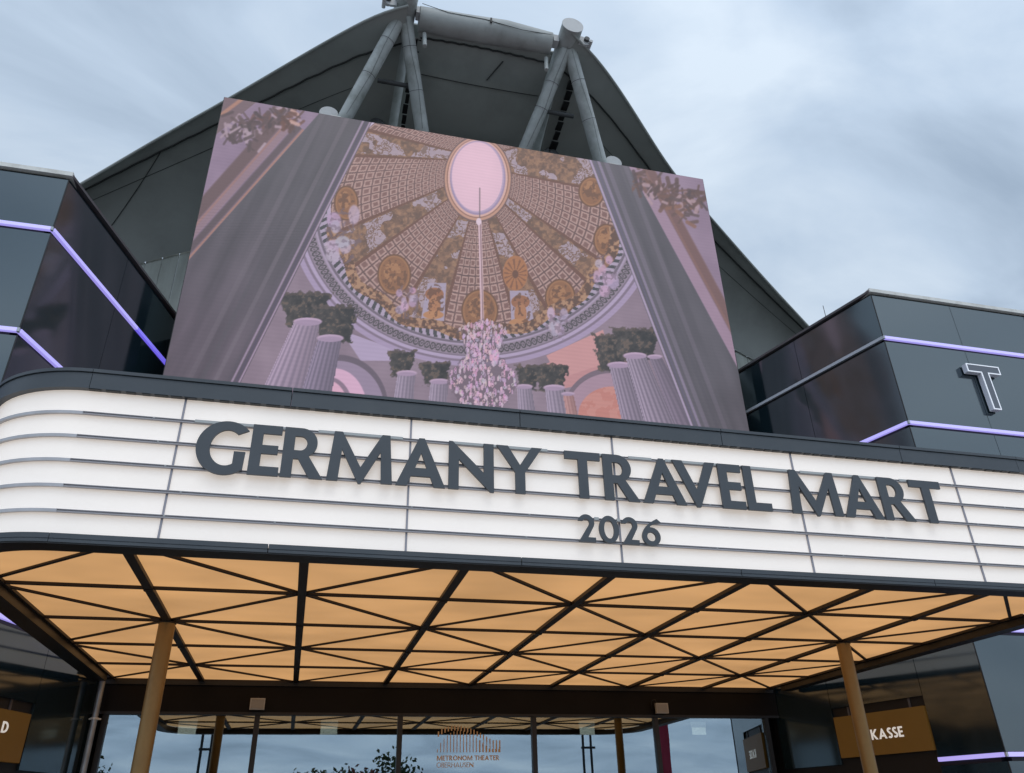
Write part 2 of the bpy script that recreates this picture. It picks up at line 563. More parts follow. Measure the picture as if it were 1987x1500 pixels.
def inner_outline(off):
    r = RAD - off
    pts = []
    for k in range(13):
        a = math.pi + math.pi / 2 * k / 12
        pts.append((XA + r * math.cos(a), FY + RAD + r * math.sin(a)))
    for k in range(13):
        a = 1.5 * math.pi + math.pi / 2 * k / 12
        pts.append((XB + r * math.cos(a), FY + RAD + r * math.sin(a)))
    ye = 12.54 if off > 0.1 else 12.1
    pts += [(XR - off, ye), (XL + off, ye)]
    return pts       # counter-clockwise


def clip(poly, conv):
    for i in range(len(conv)):
        a, b = conv[i], conv[(i + 1) % len(conv)]
        ex, ey = b[0] - a[0], b[1] - a[1]
        res = []
        for k in range(len(poly)):
            p, q = poly[k], poly[(k + 1) % len(poly)]
            dp = ex * (p[1] - a[1]) - ey * (p[0] - a[0])
            dq = ex * (q[1] - a[1]) - ey * (q[0] - a[0])
            if dp >= 0:
                res.append(p)
            if (dp >= 0) != (dq >= 0):
                t = dp / (dp - dq)
                res.append((p[0] + (q[0] - p[0]) * t, p[1] + (q[1] - p[1]) * t))
        poly = res
        if len(poly) < 3:
            return None
    return poly


outl = inner_outline(0.13)
for i in range(-1, 7):
    for j in range(0, 5):
        a, b_, c, d = node(i, j), node(i + 1, j), node(i + 1, j + 1), node(i, j + 1)
        tris = [(a, b_, c), (a, c, d)] if (i + j) % 2 == 0 else [(a, b_, d), (b_, c, d)]
        for t in tris:
            p = clip(list(t), outl)
            if p:
                # drop near duplicates
                p = [q for k, q in enumerate(p) if math.dist(q, p[k - 1]) > 1e-4]
                if len(p) >= 3:
                    MB().prism(p, 1.868 + random.uniform(0, 0.004), 1.885).build('ceiling_panel', 'amber', canopy)
for i in range(-1, 8):
    y0 = 7.1 if i in (-1, 7) else 6.10
    xb = min(max(GX + i * DX, XL + 0.16), XR - 0.16)
    MB().bar((xb, y0), (xb, 12.54), 0.076 if 0 <= i <= 6 else 0.03, 1.834 if 0 <= i <= 6 else 1.84, 1.866).build('ceiling_beam', 'bronze_wide', canopy)
for j in range(0, 6):
    x0, x1 = (XL + 0.17, XR - 0.17) if j else (-2.0, 7.04)
    MB().bar((x0, GY + j * DY - (0.03 if j == 5 else 0)), (x1, GY + j * DY - (0.03 if j == 5 else 0)), 0.036, 1.842, 1.867).build('ceiling_bar', 'bronze', canopy)


def diag(i, j, si):
    n = 0
    while -1 <= i + si * (n + 1) <= 7 and j + n + 1 <= 5:
        n += 1
    return n


for si, z0 in ((1, 1.846), (-1, 1.849)):
    starts = [(i, 0) for i in range(0, 7) if i % 2 == 0]
    edge = -1 if si == 1 else 7
    starts += [(edge, j) for j in range(1, 5) if (edge + j) % 2 == 0]
    for i, j in starts:
        n = diag(i, j, si)
        if n:
            MB().bar(node(i, j), node(i + si * n, j + n), 0.034, z0, 1.8655).build('ceiling_diagonal', 'bronze', canopy)
# small connector plates where beams cross
for i in range(0, 7):
    for j in range(1, 5):
        x, y = node(i, j)
        if (i + j) % 2:
            MB().box(x - 0.04, x + 0.04, y - 0.03, y + 0.03, 1.826, 1.8335).build('connector_plate', 'bronze_wide', canopy)
MB().box(-2.62, 7.66, 12.50, 12.545, 1.79, 1.86).build('rear_trim', 'black', canopy)
MB().prism(inner_outline(0.06), 2.93, 2.98).build('roof_sheet', 'anthracite', canopy)

# ------------------------------------------------------------------ columns
for i, lab in ((0, 'slim gold column under the canopy, in front of the sign ending in D'),
               (6, 'slim gold column under the canopy, in front of the KASSE sign')):
    x, y = node(i, 2)
    c = thing('canopy_column', (x, y, GZ), lab, 'column', 'gold columns under the canopy')
    MB().tube([(x, y, GZ + 0.02), (x, y, 1.832)], 0.08, 28).build('shaft', 'gold', c, smooth=True)
    MB().tube([(x, y, 1.822), (x, y, 1.8335)], 0.088, 28).build('collar', 'bronze', c, smooth=True)
    MB().tube([(x, y, GZ), (x, y, GZ + 0.03)], 0.15, 28).build('base_plate', 'gold', c, smooth=True)


# ------------------------------------------------------------------ letters
def arc(cx_, cy_, rx, ry, a0, a1, n=18):
    return [(cx_ + rx * math.cos(math.radians(a0 + (a1 - a0) * k / n)), cy_ + ry * math.sin(math.radians(a0 + (a1 - a0) * k / n))) for k in range(n + 1)]


def bez(p0, p1, p2, n=12):
    return [tuple((1 - t) ** 2 * p0[i] + 2 * t * (1 - t) * p1[i] + t * t * p2[i] for i in (0, 1)) for t in [k / n for k in range(n + 1)]]


def offset_stroke(line, w):
    L, R = [], []
    for i, p in enumerate(line):
        a, b = line[max(i - 1, 0)], line[min(i + 1, len(line) - 1)]
        dx, dy = b[0] - a[0], b[1] - a[1]
        q = math.hypot(dx, dy)
        L.append((p[0] - dy / q * w / 2, p[1] + dx / q * w / 2)); R.append((p[0] + dy / q * w / 2, p[1] - dx / q * w / 2))
    return L + R[::-1]


def glyphs(t=0.2):
    """outlines in cap-height units; t = stem width; returns {char: ([contours], width)}"""
    h = t * 0.86
    k = t / 0.2
    g_ = {}
    g_['E'] = ([[(0, 0), (0, 1), (.53, 1), (.53, 1 - h), (t, 1 - h), (t, .51 + h / 2), (.49, .51 + h / 2), (.49, .51 - h / 2), (t, .51 - h / 2), (t, h), (.54, h), (.54, 0)]], .54)
    g_['L'] = ([[(0, 0), (0, 1), (t, 1), (t, h), (.56, h), (.56, 0)]], .56)
    g_['T'] = ([[(0, 1), (.76, 1), (.76, 1 - h), (.38 + t / 2, 1 - h), (.38 + t / 2, 0), (.38 - t / 2, 0), (.38 - t / 2, 1 - h), (0, 1 - h)]], .76)
    g_['H'] = ([[(0, 0), (0, 1), (t, 1), (t, .5 + h / 2), (.74 - t, .5 + h / 2), (.74 - t, 1), (.74, 1), (.74, 0), (.74 - t, 0), (.74 - t, .5 - h / 2), (t, .5 - h / 2), (t, 0)]], .74)
    g_['N'] = ([[(0, 0), (0, 1), (.07 * k, 1), (.894 - t, .37), (.894 - t, 1), (.894, 1), (.894, -.02), (.894 - .07 * k, -.02), (t, .62), (t, 0)]], .894)
    g_['M'] = ([[(0, 0), (.08, 1), (.08 + .15 * k, 1), (.605, .30 - .1 * (k - 1)), (1.13 - .15 * k, 1), (1.13, 1), (1.207, 0), (1.207 - t * 1.04, 0), (1.165 - t, .63), (.63, -.03), (.58, -.03), (.045 + t, .63), (t * 1.04, 0)]], 1.207)
    b_ = t * 1.07
    g_['A'] = ([[(0, 0), (.472 - .055 * k, 1), (.472 + .055 * k, 1), (.944, 0), (.944 - b_, 0), (.944 - b_ - .075, .20), (b_ + .075, .20), (b_, 0)],
                [(b_ + .075 + .17 * .43, .20 + h), (.944 - b_ - .075 - .17 * .43, .20 + h), (.472, 1 - .32 * k)]], .944)
    g_['V'] = ([[(0, 1), (t * 1.1, 1), (.49, .36), (.97 - t * 1.1, 1), (.97, 1), (.53, -.02), (.45, -.02)]], .97)
    g_['Y'] = ([[(0, 1), (t * 1.15, 1), (.47, .60), (.934 - t * 1.08, 1), (.934, 1), (.47 + t / 2, .44), (.47 + t / 2, 0), (.47 - t / 2, 0), (.47 - t / 2, .44)]], .934)
    r0 = arc(.31, .70, .30, .30, 90, -58)
    g_['R'] = ([[(0, 0), (0, 1)] + r0 + [(.755, 0), (.755 - t * 1.2, 0), (.29, .37), (t, .37), (t, 0)],
                [(t, 1 - h)] + arc(.31, .685, .30 - t * .93, .315 - h, 90, -90, 14) + [(t, .37 + h)]], .755)
    g_['G'] = ([arc(.51, .5, .51, .515, 44, 311, 40) + [(.86, .44), (.86 - t, .44), (.86 - t, .20)] + arc(.52, .5, .52 - t * 1.2, .515 - h, -70, -308, 36)], .875)
    g_['O'] = ([arc(.5, .5, .5, .515, 0, 354, 40), arc(.5, .5, .5 - t, .515 - h, 0, 354, 40)], 1.0)
    g_['D'] = ([[(0, 0), (0, 1), (.30, 1)] + arc(.30, .5, .5, .5, 85, -85, 24) + [(.30, 0)], [(t, h), (.30, h)] + arc(.30, .5, .5 - t, .5 - h, -85, 85, 24) + [(.30, 1 - h), (t, 1 - h)]], .80)
    g_['K'] = ([[(0, 0), (0, 1), (t, 1), (t, .58), (.52, 1), (.52 + t * 1.2, 1), (.20 + t * .8, .53), (.78, 0), (.78 - t * 1.25, 0), (t, .42), (t, 0)]], .78)
    g_['B'] = ([[(0, 0), (0, 1), (.28, 1)] + arc(.28, .765, .235, .235, 85, -60, 14) + [(.42, .54)] + arc(.30, .275, .28, .275, 60, -85, 14) + [(.28, 0)],
                [(t, .5 + h * .5)] + [(.26, .5 + h * .5)] + arc(.27, .765, .235 - t, .235 - h * .85, -85, 85, 10) + [(t, 1 - h)],
                [(t, h)] + arc(.28, .275, .28 - t, .275 - h, -88, 60, 10) + [(.30, .5 - h * .45), (t, .5 - h * .45)]], .58)
    g_['U'] = ([[(0, 1), (0, .33)] + arc(.37, .36, .37, .37, 180, 360, 22) + [(.74, 1), (.74 - t, 1), (.74 - t, .36)] + arc(.37, .37, .37 - t, .37 - h, 0, -180, 22) + [(t, 1)]], .74)
    s_line = arc(.27, .745, .19, .17, 35, 235, 16) + arc(.25, .265, .20, .185, 75, -145, 16)
    g_['S'] = ([offset_stroke(s_line, t * .9)], .5)
    g_['2'] = ([arc(.30, .70, .30, .30, 168, -36, 24) + [(.345, .17), (.625, .17), (.625, 0), (0, 0), (.01, .03)] + arc(.295, .70, .125, .135, -40, 152, 16)], .625)
    g_['0'] = ([arc(.365, .5, .365, .5, 0, 351, 40), arc(.365, .5, .185, .335, 0, 351, 40)], .73)
    g_['6'] = ([[(.60, 1.0)] + bez((.60, 1.0), (.06, .74), (0, .36), 12)[1:] + arc(.34, .33, .34, .34, 176, 452, 34) + bez((.26, .655), (.38, .80), (.745, .875), 6)[1:]],
               .68)
    g_['6'][0].append(arc(.34, .325, .165, .165, 0, 345, 24))
    return g_


GL = glyphs(0.2)


def marquee_letter(ch, x0, x1, z0, z1, label, group):
    cs, w = GL[ch]
    sx, sz = (x1 - x0) / w, (z1 - z0)
    b = MB().glyph(cs, lambda u, v, d: (x0 + u * sx, FY - d, z0 + v * sz), 0.068, 0.046)
    o = b.build('marquee_letter', 'letter', None, origin=((x0 + x1) / 2, FY - 0.05, z0))
    tag(o, label, 'letter', group)
    # hooks that hold the letter on the rails (part of the letter)
    return o


ZL0, ZL1 = 2.367, 2.790
WORDS = [('GERMANY', [(-.955, -.583), (-.558, -.330), (-.316, .006), (.034, .547), (.573, .974), (1.0, 1.379), (1.405, 1.802)]),
         ('TRAVEL', [(2.001, 2.321), (2.345, 2.663), (2.691, 3.097), (3.001, 3.414), (3.440, 3.668), (3.688, 3.924)]),
         ('MART', [(4.129, 4.648), (4.671, 5.076), (5.094, 5.42), (5.443, 5.789)])]
for word, spans in WORDS:
    for ch, (a, c) in zip(word, spans):
        marquee_letter(ch, a, c, ZL0 - (0.012 if ch == 'G' else 0), ZL1, f'dark grey flat letter {ch} in the word {word} on the white marquee', 'letters of the marquee title')
DIG = [('2', 2.087, 2.233, 'small dark grey digit two that opens the year on the marquee'), ('0', 2.268, 2.441, 'small dark grey digit zero between the two twos on the marquee'),
       ('2', 2.467, 2.615, 'small dark grey digit two between the zero and the six'), ('6', 2.647, 2.809, 'small dark grey digit six that ends the year on the marquee')]
for ch, a, c, lab in DIG:
    marquee_letter(ch, a, c, 1.988, 2.224, lab, 'digits of the marquee year').name = 'marquee_digit'

# ------------------------------------------------------------------ black-clad wings
CORN_Y = 9.13
WD = 6.214                       # plan distance of each wing corner from the axis
SB, CB = 0.2887, 0.9574          # splay of the inner side walls
STRIP = [0.612, 2.168, 3.724, 5.287, 6.842]
TOP = 7.70


def wing(side, label):
    """side = -1 / +1; builds an L of glossy panels: inner side wall running back, front wall running outwards"""
    cxn = XC + side * WD
    w = thing('black_clad_wing', (cxn, CORN_Y, GZ), label, 'building', 'glossy wings beside the entrance')
    o_ = (cxn, CORN_Y)
    dS = (-side * SB, CB); nS = (-side * CB, -SB)       # side wall direction (backwards), normal towards the entrance
    dF = (side, 0.0); nF = (0.0, -1.0)
    LS = 3.62
    niche = (0.93, 2.50, 1.43) if side > 0 else (0.45, 2.18, 1.37)
    bands = []
    lo = GZ
    for z in STRIP:
        bands.append((lo, z - 0.075)); lo = z + 0.038
    bands.append((lo, TOP))
    # backing walls
    MB().obox(o_, dS, nS, 0.10, LS + 0.1, -0.30, -0.035, GZ, TOP - 0.02).build('backing_wall', 'groove', w)
    MB().obox(o_, dF, nF, 0.10, 6.4, -0.30, -0.035, GZ, TOP - 0.02).build('backing_wall', 'groove', w)
    gap = 0.004
    for bi, (z0, z1) in enumerate(bands):
        cuts = [0.0, 1.69, LS]
        if bi == 0:
            spans = [(0.0, niche[0], z0, z1), (niche[1], LS, z0, z1)]
        elif bi == 1:
            spans = [(0.0, niche[0], z0, z1), (niche[0], niche[1], niche[2], z1), (niche[1], LS, z0, z1)]
        else:
            spans = [(cuts[k], cuts[k + 1], z0, z1) for k in range(2)]
        for a, c, q0, q1 in spans:
            MB().obox(o_, dS, nS, a + (0.0 if a == 0 else gap), c - gap, -0.03, 0.0, q0, q1).build('wall_panel', 'clad', w)
        fc = [0.0, 1.56, 3.12, 4.68, 6.3]
        for k in range(4):
            MB().obox(o_, dF, nF, fc[k] + (0.0 if k == 0 else gap), fc[k + 1] - gap, -0.03, 0.0, z0, z1).build('wall_panel', 'clad', w)
        # slim corner bead
        MB().tube([(o_[0] + side * 0.0 + nF[0] * 0.004 + nS[0] * 0.003, o_[1] - 0.002, z0), (o_[0] + nS[0] * 0.003, o_[1] - 0.002, z1)], 0.009, 6).build('corner_bead', 'black', w)
    for k, z in enumerate(STRIP):
        a = 0.0
        c = LS
        ms = mf = 'led'
        if side > 0 and k == 4:
            ms = 'led_off'
        if k == 0:
            c = niche[0]
        b_ = MB().obox(o_, dS, nS, a, c, -0.03, 0.018, z - 0.022, z + 0.030)
        if side < 0 and k >= 1:
            MB().obox(o_, dS, nS, 0.02, 2.35, -0.03, 0.018, z - 0.022, z + 0.030).build('light_strip', 'led', w)
            MB().obox(o_, dS, nS, 2.352, LS, -0.03, 0.018, z - 0.022, z + 0.030).build('light_strip', 'led_deep', w)
        else:
            MB().obox(o_, dS, nS, 0.02, c, -0.03, 0.018, z - 0.022, z + 0.030).build('light_strip', ms, w)
        MB().obox(o_, dF, nF, 0.02, 6.3, -0.03, 0.018, z - 0.022, z + 0.030).build('light_strip', mf, w)
        MB().obox(o_, dF, nF, -0.012, 0.018, -0.02, 0.019, z - 0.022, z + 0.030).build('strip_corner', 'led_off', w)
    # coping
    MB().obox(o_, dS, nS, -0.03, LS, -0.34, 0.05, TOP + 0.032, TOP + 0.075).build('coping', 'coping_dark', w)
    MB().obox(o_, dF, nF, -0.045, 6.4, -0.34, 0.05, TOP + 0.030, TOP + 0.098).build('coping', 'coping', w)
    MB().obox(o_, dS, nS, 0.05, LS, -0.3, -0.02, TOP + 0.001, TOP + 0.0315).build('coping_shadow_gap', 'groove', w)
    MB().obox(o_, dF, nF, 0.05, 6.3, -0.3, -0.02, TOP + 0.001, TOP + 0.0295).build('coping_shadow_gap', 'groove', w)
    # flat roof behind the coping
    e1 = (o_[0] + dS[0] * LS, o_[1] + dS[1] * LS)
    far = o_[0] + side * 6.3
    MB().prism([(o_[0] + side * 0.4, o_[1] + 0.3), (far, o_[1] + 0.3), (far, 15.9), (e1[0] + side * 0.3, 15.9), (e1[0] + side * 0.3, e1[1])], TOP - 0.15, TOP - 0.03).build('roof', 'wall_dark', w)
    MB().obox((far, o_[1]), (0, 1), (side, 0), 0.05, 6.7, -0.1, 0.0, GZ, TOP - 0.03).build('outer_wall', 'clad', w)
    # ticket niche
    s0, s1, zt = niche
    MB().obox(o_, dS, nS, s0 - 0.02, s1 + 0.02, -0.55, -0.50, GZ, zt).build('niche_back', 'groove', w)
    MB().obox(o_, dS, nS, s0, s1, -0.50, -0.031, zt, zt + 0.02).build('niche_soffit', 'groove', w)
    MB().obox(o_, dS, nS, s0, s1, -0.45, 0.06, GZ + 1.0, GZ + 1.04).build('counter', 'header', w)
    MB().obox(o_, dS, nS, s0 + 0.01, s1 - 0.01, -0.20, -0.19, GZ + 1.04, zt - 0.01).build('ticket_window', 'glass', w)
    MB().obox(o_, dS, nS, s0 + 0.01, s0 + 0.05, -0.22, -0.17, GZ + 1.04, zt - 0.01).build('window_jamb', 'mullion', w)
    MB().obox(o_, dS, nS, s1 - 0.05, s1 - 0.01, -0.22, -0.17, GZ + 1.04, zt - 0.01).build('window_jamb', 'mullion', w)
    if side > 0:
        x, y = o_[0] + 0.0, o_[1] + 0.9
        MB().tube([(o_[0] - side * .25, y, TOP + 0.05), (o_[0] - side * .25, y, TOP + 0.35)], 0.006, 5).build('lightning_rod', 'coping_dark', w)
    return w, o_, dS, nS


wl, oL, dL, nL = wing(-1, 'glossy black panelled wing with violet light strips, beside the D sign')
wr, oR, dR, nR = wing(1, 'glossy black panelled wing carrying a white-edged letter T, beside the KASSE sign')


def text_run(chars, gset, h, gap_):
    """lays out glyphs; yields (contours scaled, x offset) and total width"""
    res, x = [], 0.0
    for ch in chars:
        if ch == ' ':
            x += 0.38 * h
            continue
        cs, w = gset[ch]
        res.append(([[(x + u * h, v * h) for u, v in c] for c in cs], ch))
        x += w * h + gap_ * h
    return res, x - gap_ * h


# KASSE sign on the wing with the T
sg = thing('wall_sign', (oR[0] + dR[0] * 1.64, oR[1] + dR[1] * 1.64, 0.735), 'bronze sign plate lettered KASSE above the ticket window', 'sign')
MB().obox(oR, dR, nR, 0.945, 2.47, -0.05, 0.03, 0.735, 1.297).build('plate', 'sign', sg)
G3 = glyphs(0.21)
run, wd = text_run('KASSE', G3, 0.137, 0.12)
sc_ = 0.53 / wd
b = MB()
for cs, ch in run:
    b2 = MB().glyph([[(u * sc_, v) for u, v in c] for c in cs], lambda u, v, d: (oR[0] + dR[0] * (1.87 - u) + nR[0] * d, oR[1] + dR[1] * (1.87 - u) + nR[1] * d, 0.935 + v), 0.034, 0.0305)
    b2.build('sign_letter', 'white_print', sg)
MB().obox(oR, dR, nR, 1.16, 1.19, -0.2, -0.02, 1.298, 1.425).build('bracket', 'coping_dark', sg)
MB().obox(oR, dR, nR, 2.20, 2.23, -0.2, -0.02, 1.298, 1.425).build('bracket', 'coping_dark', sg)
# sign ending in D on the other wing
sg = thing('wall_sign', (oL[0] + dL[0] * 1.3, oL[1] + dL[1] * 1.3, 0.718), 'bronze sign plate whose lettering ends in D', 'sign')
MB().obox(oL, dL, nL, 0.50, 2.115, -0.05, 0.03, 0.718, 1.24).build('plate', 'sign', sg)
cs, w_ = G3['D']
MB().glyph([[(u * 0.145, v * 0.118) for u, v in c] for c in cs], lambda u, v, d: (oL[0] + dL[0] * (1.625 + u) + nL[0] * d, oL[1] + dL[1] * (1.625 + u) + nL[1] * d, 1.0 + v), 0.034, 0.0305).build('sign_letter', 'white_print', sg)
MB().obox(oL, dL, nL, 1.75, 1.78, -0.2, -0.02, 1.241, 1.365).build('bracket', 'coping_dark', sg)

# channel letter T on the wing front
ty = CORN_Y - 0.115
t = thing('channel_letter', (10.43, CORN_Y - 0.05, 5.63), 'white-edged raised channel letter T on the glossy black wing', 'letter')
To = [(10.10, 6.455), (10.745, 6.455), (10.745, 6.305), (10.503, 6.305), (10.503, 5.632), (10.355, 5.632), (10.355, 6.305), (10.10, 6.305)]


def inset(poly, d):
    n = len(poly)
    a = sum(poly[i][0] * poly[(i + 1) % n][1] - poly[(i + 1) % n][0] * poly[i][1] for i in range(n))
    s = 1 if a > 0 else -1
    res = []
    for i in range(n):
        p0, p1, p2 = poly[i - 1], poly[i], poly[(i + 1) % n]
        d1 = Vector((p1[0] - p0[0], p1[1] - p0[1])).normalized(); d2 = Vector((p2[0] - p1[0], p2[1] - p1[1])).normalized()
        n1 = Vector((-d1.y, d1.x)) * s; n2 = Vector((-d2.y, d2.x)) * s
        res.append((p1[0] + (n1.x + n2.x) * d, p1[1] + (n1.y + n2.y) * d))
    return res


MB().glyph([To], lambda u, v, d: (u, CORN_Y - d, v), 0.106, 0.022).build('body', 'channel_side', t)
MB().glyph([To, inset(To, 0.016)], lambda u, v, d: (u, CORN_Y - d, v), 0.118, 0.1065).build('rim', 'channel_rim', t)
MB().glyph([inset(To, 0.0165)], lambda u, v, d: (u, CORN_Y - d, v), 0.113, 0.1065).build('face', 'channel_face', t)
for px, pz in ((10.2, 6.38), (10.62, 6.38), (10.43, 5.75)):
    MB().tube([(px, CORN_Y - 0.03, pz), (px, CORN_Y + 0.002, pz)], 0.008, 6).build('spacer', 'black', t)

# ------------------------------------------------------------------ entrance glazing
GYP = 12.56
ent = thing('glass_entrance', (XC, GYP, GZ), 'glazed entrance front with dark header and black mullions under the canopy', 'entrance')
MB().box(-2.66, 7.70, GYP - 0.03, GYP + 0.25, 1.405, 1.789).build('header_beam', 'header', ent)
MB().box(-2.66, 7.70, GYP - 0.042, GYP - 0.0305, 1.405, 1.44).build('header_rail', 'mullion', ent)
MX = [-2.53, -0.545, 1.478, 3.515, 5.52, 7.47]
for k, x in enumerate(MX):
    MB().box(x - 0.035, x + 0.035, GYP - 0.025, GYP + 0.09, GZ, 1.4045).build('mullion', 'mullion', ent)
panes = []
for k in range(5):
    p = MB().box(MX[k] + 0.0355, MX[k + 1] - 0.0355, GYP + 0.02, GYP + 0.028, GZ + 0.03, 1.4045).build('glass_pane', 'glass', ent)
    panes.append(p)
    MB().box(MX[k] + 0.036, MX[k + 1] - 0.036, GYP + 0.0, GYP + 0.05, GZ, GZ + 0.029).build('threshold', 'mullion', ent)
# logo and lettering stuck on the third pane
pane = panes[2]
ly = GYP + 0.019
bars = MB()
x0, x1 = 2.04, 2.965
nb = 20
for k in range(nb):
    q = k / (nb - 1)
    x = x0 + (x1 - x0) * q
    top = 0.915 + 0.30 * math.sin(math.pi * min(1, 0.12 + q * 0.88) ** 0.72) ** 0.8 * (1 - 0.10 * q) + 0.075
    top = min(top, 1.285)
    inner = 0.915 + 0.255 * max(0.0, math.sin(math.pi * min(1.0, q * 1.18) ** 0.8)) + 0.045
    wb = 0.010 + 0.004 * q
    MB_ = bars.box(x - wb / 2, x + wb / 2, ly - 0.002, ly, 0.915, inner)
    wc = 0.020 - 0.006 * q
    bars.box(x + 0.012 - wc / 2, x + 0.012 + wc / 2, ly - 0.0045, ly - 0.0025, max(inner - 0.02, top - 0.07), top)
    if q > 0.68:
        bars.box(x + wb / 2 + 0.001, x + wb / 2 + 0.018 * (q - 0.5) * 2, ly - 0.002, ly, 0.915, 0.915 + 0.165)
bars.build('logo_print', 'gold_print', pane)
run, wd = text_run('METRONOM THEATER', glyphs(0.2), 0.066, 0.10)
f_ = 0.935 / wd
tb = MB()
for cs, ch in run:
    tb.glyph([[(u * f_, v) for u, v in c] for c in cs], lambda u, v, d: (2.035 + u, ly - d, 0.808 + v), 0.003, 0.001)
tb.build('window_lettering', 'gold_print', pane)
run, wd = text_run('OBERHAUSEN', glyphs(0.12), 0.066, 0.10)
f_ = 0.545 / wd
tb = MB()
for cs, ch in run:
    tb.glyph([[(u * f_, v) for u, v in c] for c in cs], lambda u, v, d: (2.035 + u, ly - d, 0.716 + v), 0.003, 0.001)
tb.build('window_lettering', 'gold_print', pane)

# foyer behind the glass
fy = thing('theatre_building', (XC, 16.2, GZ), 'theatre hall with pale ribbed board wall under the tent roof', 'building')
MB().box(-2.9, 7.9, 19.0, 19.2, GZ, 1.79).build('foyer_wall', 'interior', fy)
MB().box(-3.1, -2.75, 12.9, 19.0, GZ, 1.79).build('foyer_wall', 'interior', fy)
MB().box(7.80, 8.1, 12.9, 19.0, GZ, 1.79).build('foyer_wall', 'interior', fy)
MB().box(-2.74, 7.79, 12.85, 18.99, GZ + 0.004, GZ + 0.02).build('foyer_floor', 'foyer_floor', fy)
MB().box(-2.74, 7.79, 12.85, 18.99, 1.70, 1.78).build('foyer_ceiling', 'interior', fy)
MB().box(-2.66, 7.70, 12.6, 12.84, 1.80, TOP - 0.2).build('front_wall', 'wall_dark', fy)
MB().box(-2.9, 7.9, 12.84, 15.9, TOP - 0.25, TOP - 0.16).build('low_roof', 'wall_dark', fy)
# ribbed boards, each its own piece
WY = 15.95
for k in range(72):
    x = -9.4 + k * 0.335
    zt_ = float(np.interp(abs(x + 0.16 - XC), [1.9, 4.0, 6.05, 7.05, 9.0, 11.0, 13.0], [13.3, 12.75, 11.80, 11.25, 10.3, 9.4, 8.5])) + 0.12
    MB().box(x, x + 0.322, WY - random.uniform(0.0, 0.006), WY + 0.05, 1.9 if -3 < x < 8 else TOP - 0.1, zt_).build('facade_board', 'corrugated', fy)
MB().box(-6.5, 11.5, WY + 0.051, WY + 0.3, GZ, 9.5).build('rear_wall', 'wall_dark', fy)

# hanging exit signs in the foyer
for k, (x, lab) in enumerate(((-1.50, 'pale hanging exit sign behind the pane beside the downpipe'), (0.475, 'pale hanging exit sign behind the second pane from the downpipe'),
                             (4.50, 'pale hanging exit sign behind the pane beside the window lettering'), (6.44, 'pale hanging exit sign behind the pane beside the ticket wall'))):
    es = thing('exit_sign', (x, 12.95, 1.2), lab, 'exit sign', 'exit signs hung in the foyer')
    MB().box(x - 0.125, x + 0.125, 12.92, 12.97, 1.30, 1.385).build('housing', 'exit_top', es)
    MB().box(x - 0.12, x + 0.12, 12.935, 12.95, 1.19, 1.298).build('sign_plate', 'exit', es)
    MB().tube([(x, 12.945, 1.385), (x, 12.945, 1.70)], 0.008, 6).build('hanger', 'black', es)

# floodlights on the header
for x, z, lab, cable in ((-0.56, 1.535, 'small pale floodlight on the dark header, near the D sign', False), (5.585, 1.525, 'small pale floodlight with a looped cable on the dark header', True)):
    fl = thing('floodlight', (x, 12.42, z), lab, 'floodlight')
    MB().box(x - 0.10, x + 0.10, 12.39, 12.45, z - 0.075, z + 0.075).build('housing', 'lamp_white', fl)
    MB().box(x - 0.085, x + 0.085, 12.383, 12.3895, z - 0.06, z + 0.06).build('lens', 'lamp_grey', fl)
    MB().box(x - 0.03, x + 0.03, 12.451, 12.529, z - 0.02, z + 0.03).build('bracket', 'black', fl)
    if cable:
        MB().tube([(x - 0.06, 12.44, z + 0.07), (x - 0.09, 12.44, z + 0.13), (x - 0.14, 12.45, z + 0.12), (x - 0.15, 12.48, z + 0.05), (x - 0.12, 12.52, z + 0.0)], 0.006, 6).build('cable', 'cable', fl)
    else:
        MB().tube([(x, 12.44, z + 0.07), (x, 12.45, z + 0.10)], 0.006, 6).build('cable', 'cable', fl)

# downpipe in the corner
dp = thing('downpipe', (-2.605, 12.30, GZ), 'grey metal downpipe in the corner beside the glass doors', 'pipe')
MB().tube([(-2.605, 12.30, GZ), (-2.605, 12.30, 1.79)], 0.04, 16).build('pipe', 'pipe', dp, smooth=True)
for z in (1.32, -0.2):
    MB().tube([(-2.605, 12.30, z - 0.012), (-2.605, 12.30, z + 0.012)], 0.052, 16).build('clamp', 'coping', dp, smooth=True)
    MB().box(-2.68, -2.53, 12.325, 12.345, z - 0.01, z + 0.01).build('clamp_arm', 'coping', dp)

# ------------------------------------------------------------------ tent roof with steel frames
rf = thing('tent_roof', (XC, 14.0, 10.5), 'grey membrane tent roof on steel tube frames rising behind the video screen', 'roof')
EL = np.array([[1.75, 10.55, 14.72], [2.175, 10.694, 14.674], [2.913, 11.319, 14.62], [3.669, 11.914, 14.463], [4.542, 12.544, 14.165], [5.425, 13.119, 13.786], [6.352, 13.656, 13.347], [7.248, 14.109, 12.798], [8.103, 14.482, 12.162], [9.6, 15.0, 11.0]])
ER = np.array([[1.75, 10.5, 14.85], [2.193, 10.71, 14.827], [2.71, 11.152, 14.839], [3.241, 11.583, 14.803], [4.097, 12.23, 14.356], [4.943, 12.813, 13.773], [5.668, 13.266, 13.533], [6.478, 13.723, 13.21], [7.437, 14.196, 12.705], [8.436, 14.611, 12.062], [9.548, 14.979, 11.246], [10.6, 15.3, 10.4]])
BK = np.array([[1.9, 15.6, 13.3], [4.0, 15.85, 12.75], [6.05, 15.9, 11.80], [7.05, 15.9, 11.25], [9.0, 15.9, 10.3], [11.0, 15.9, 9.4]])


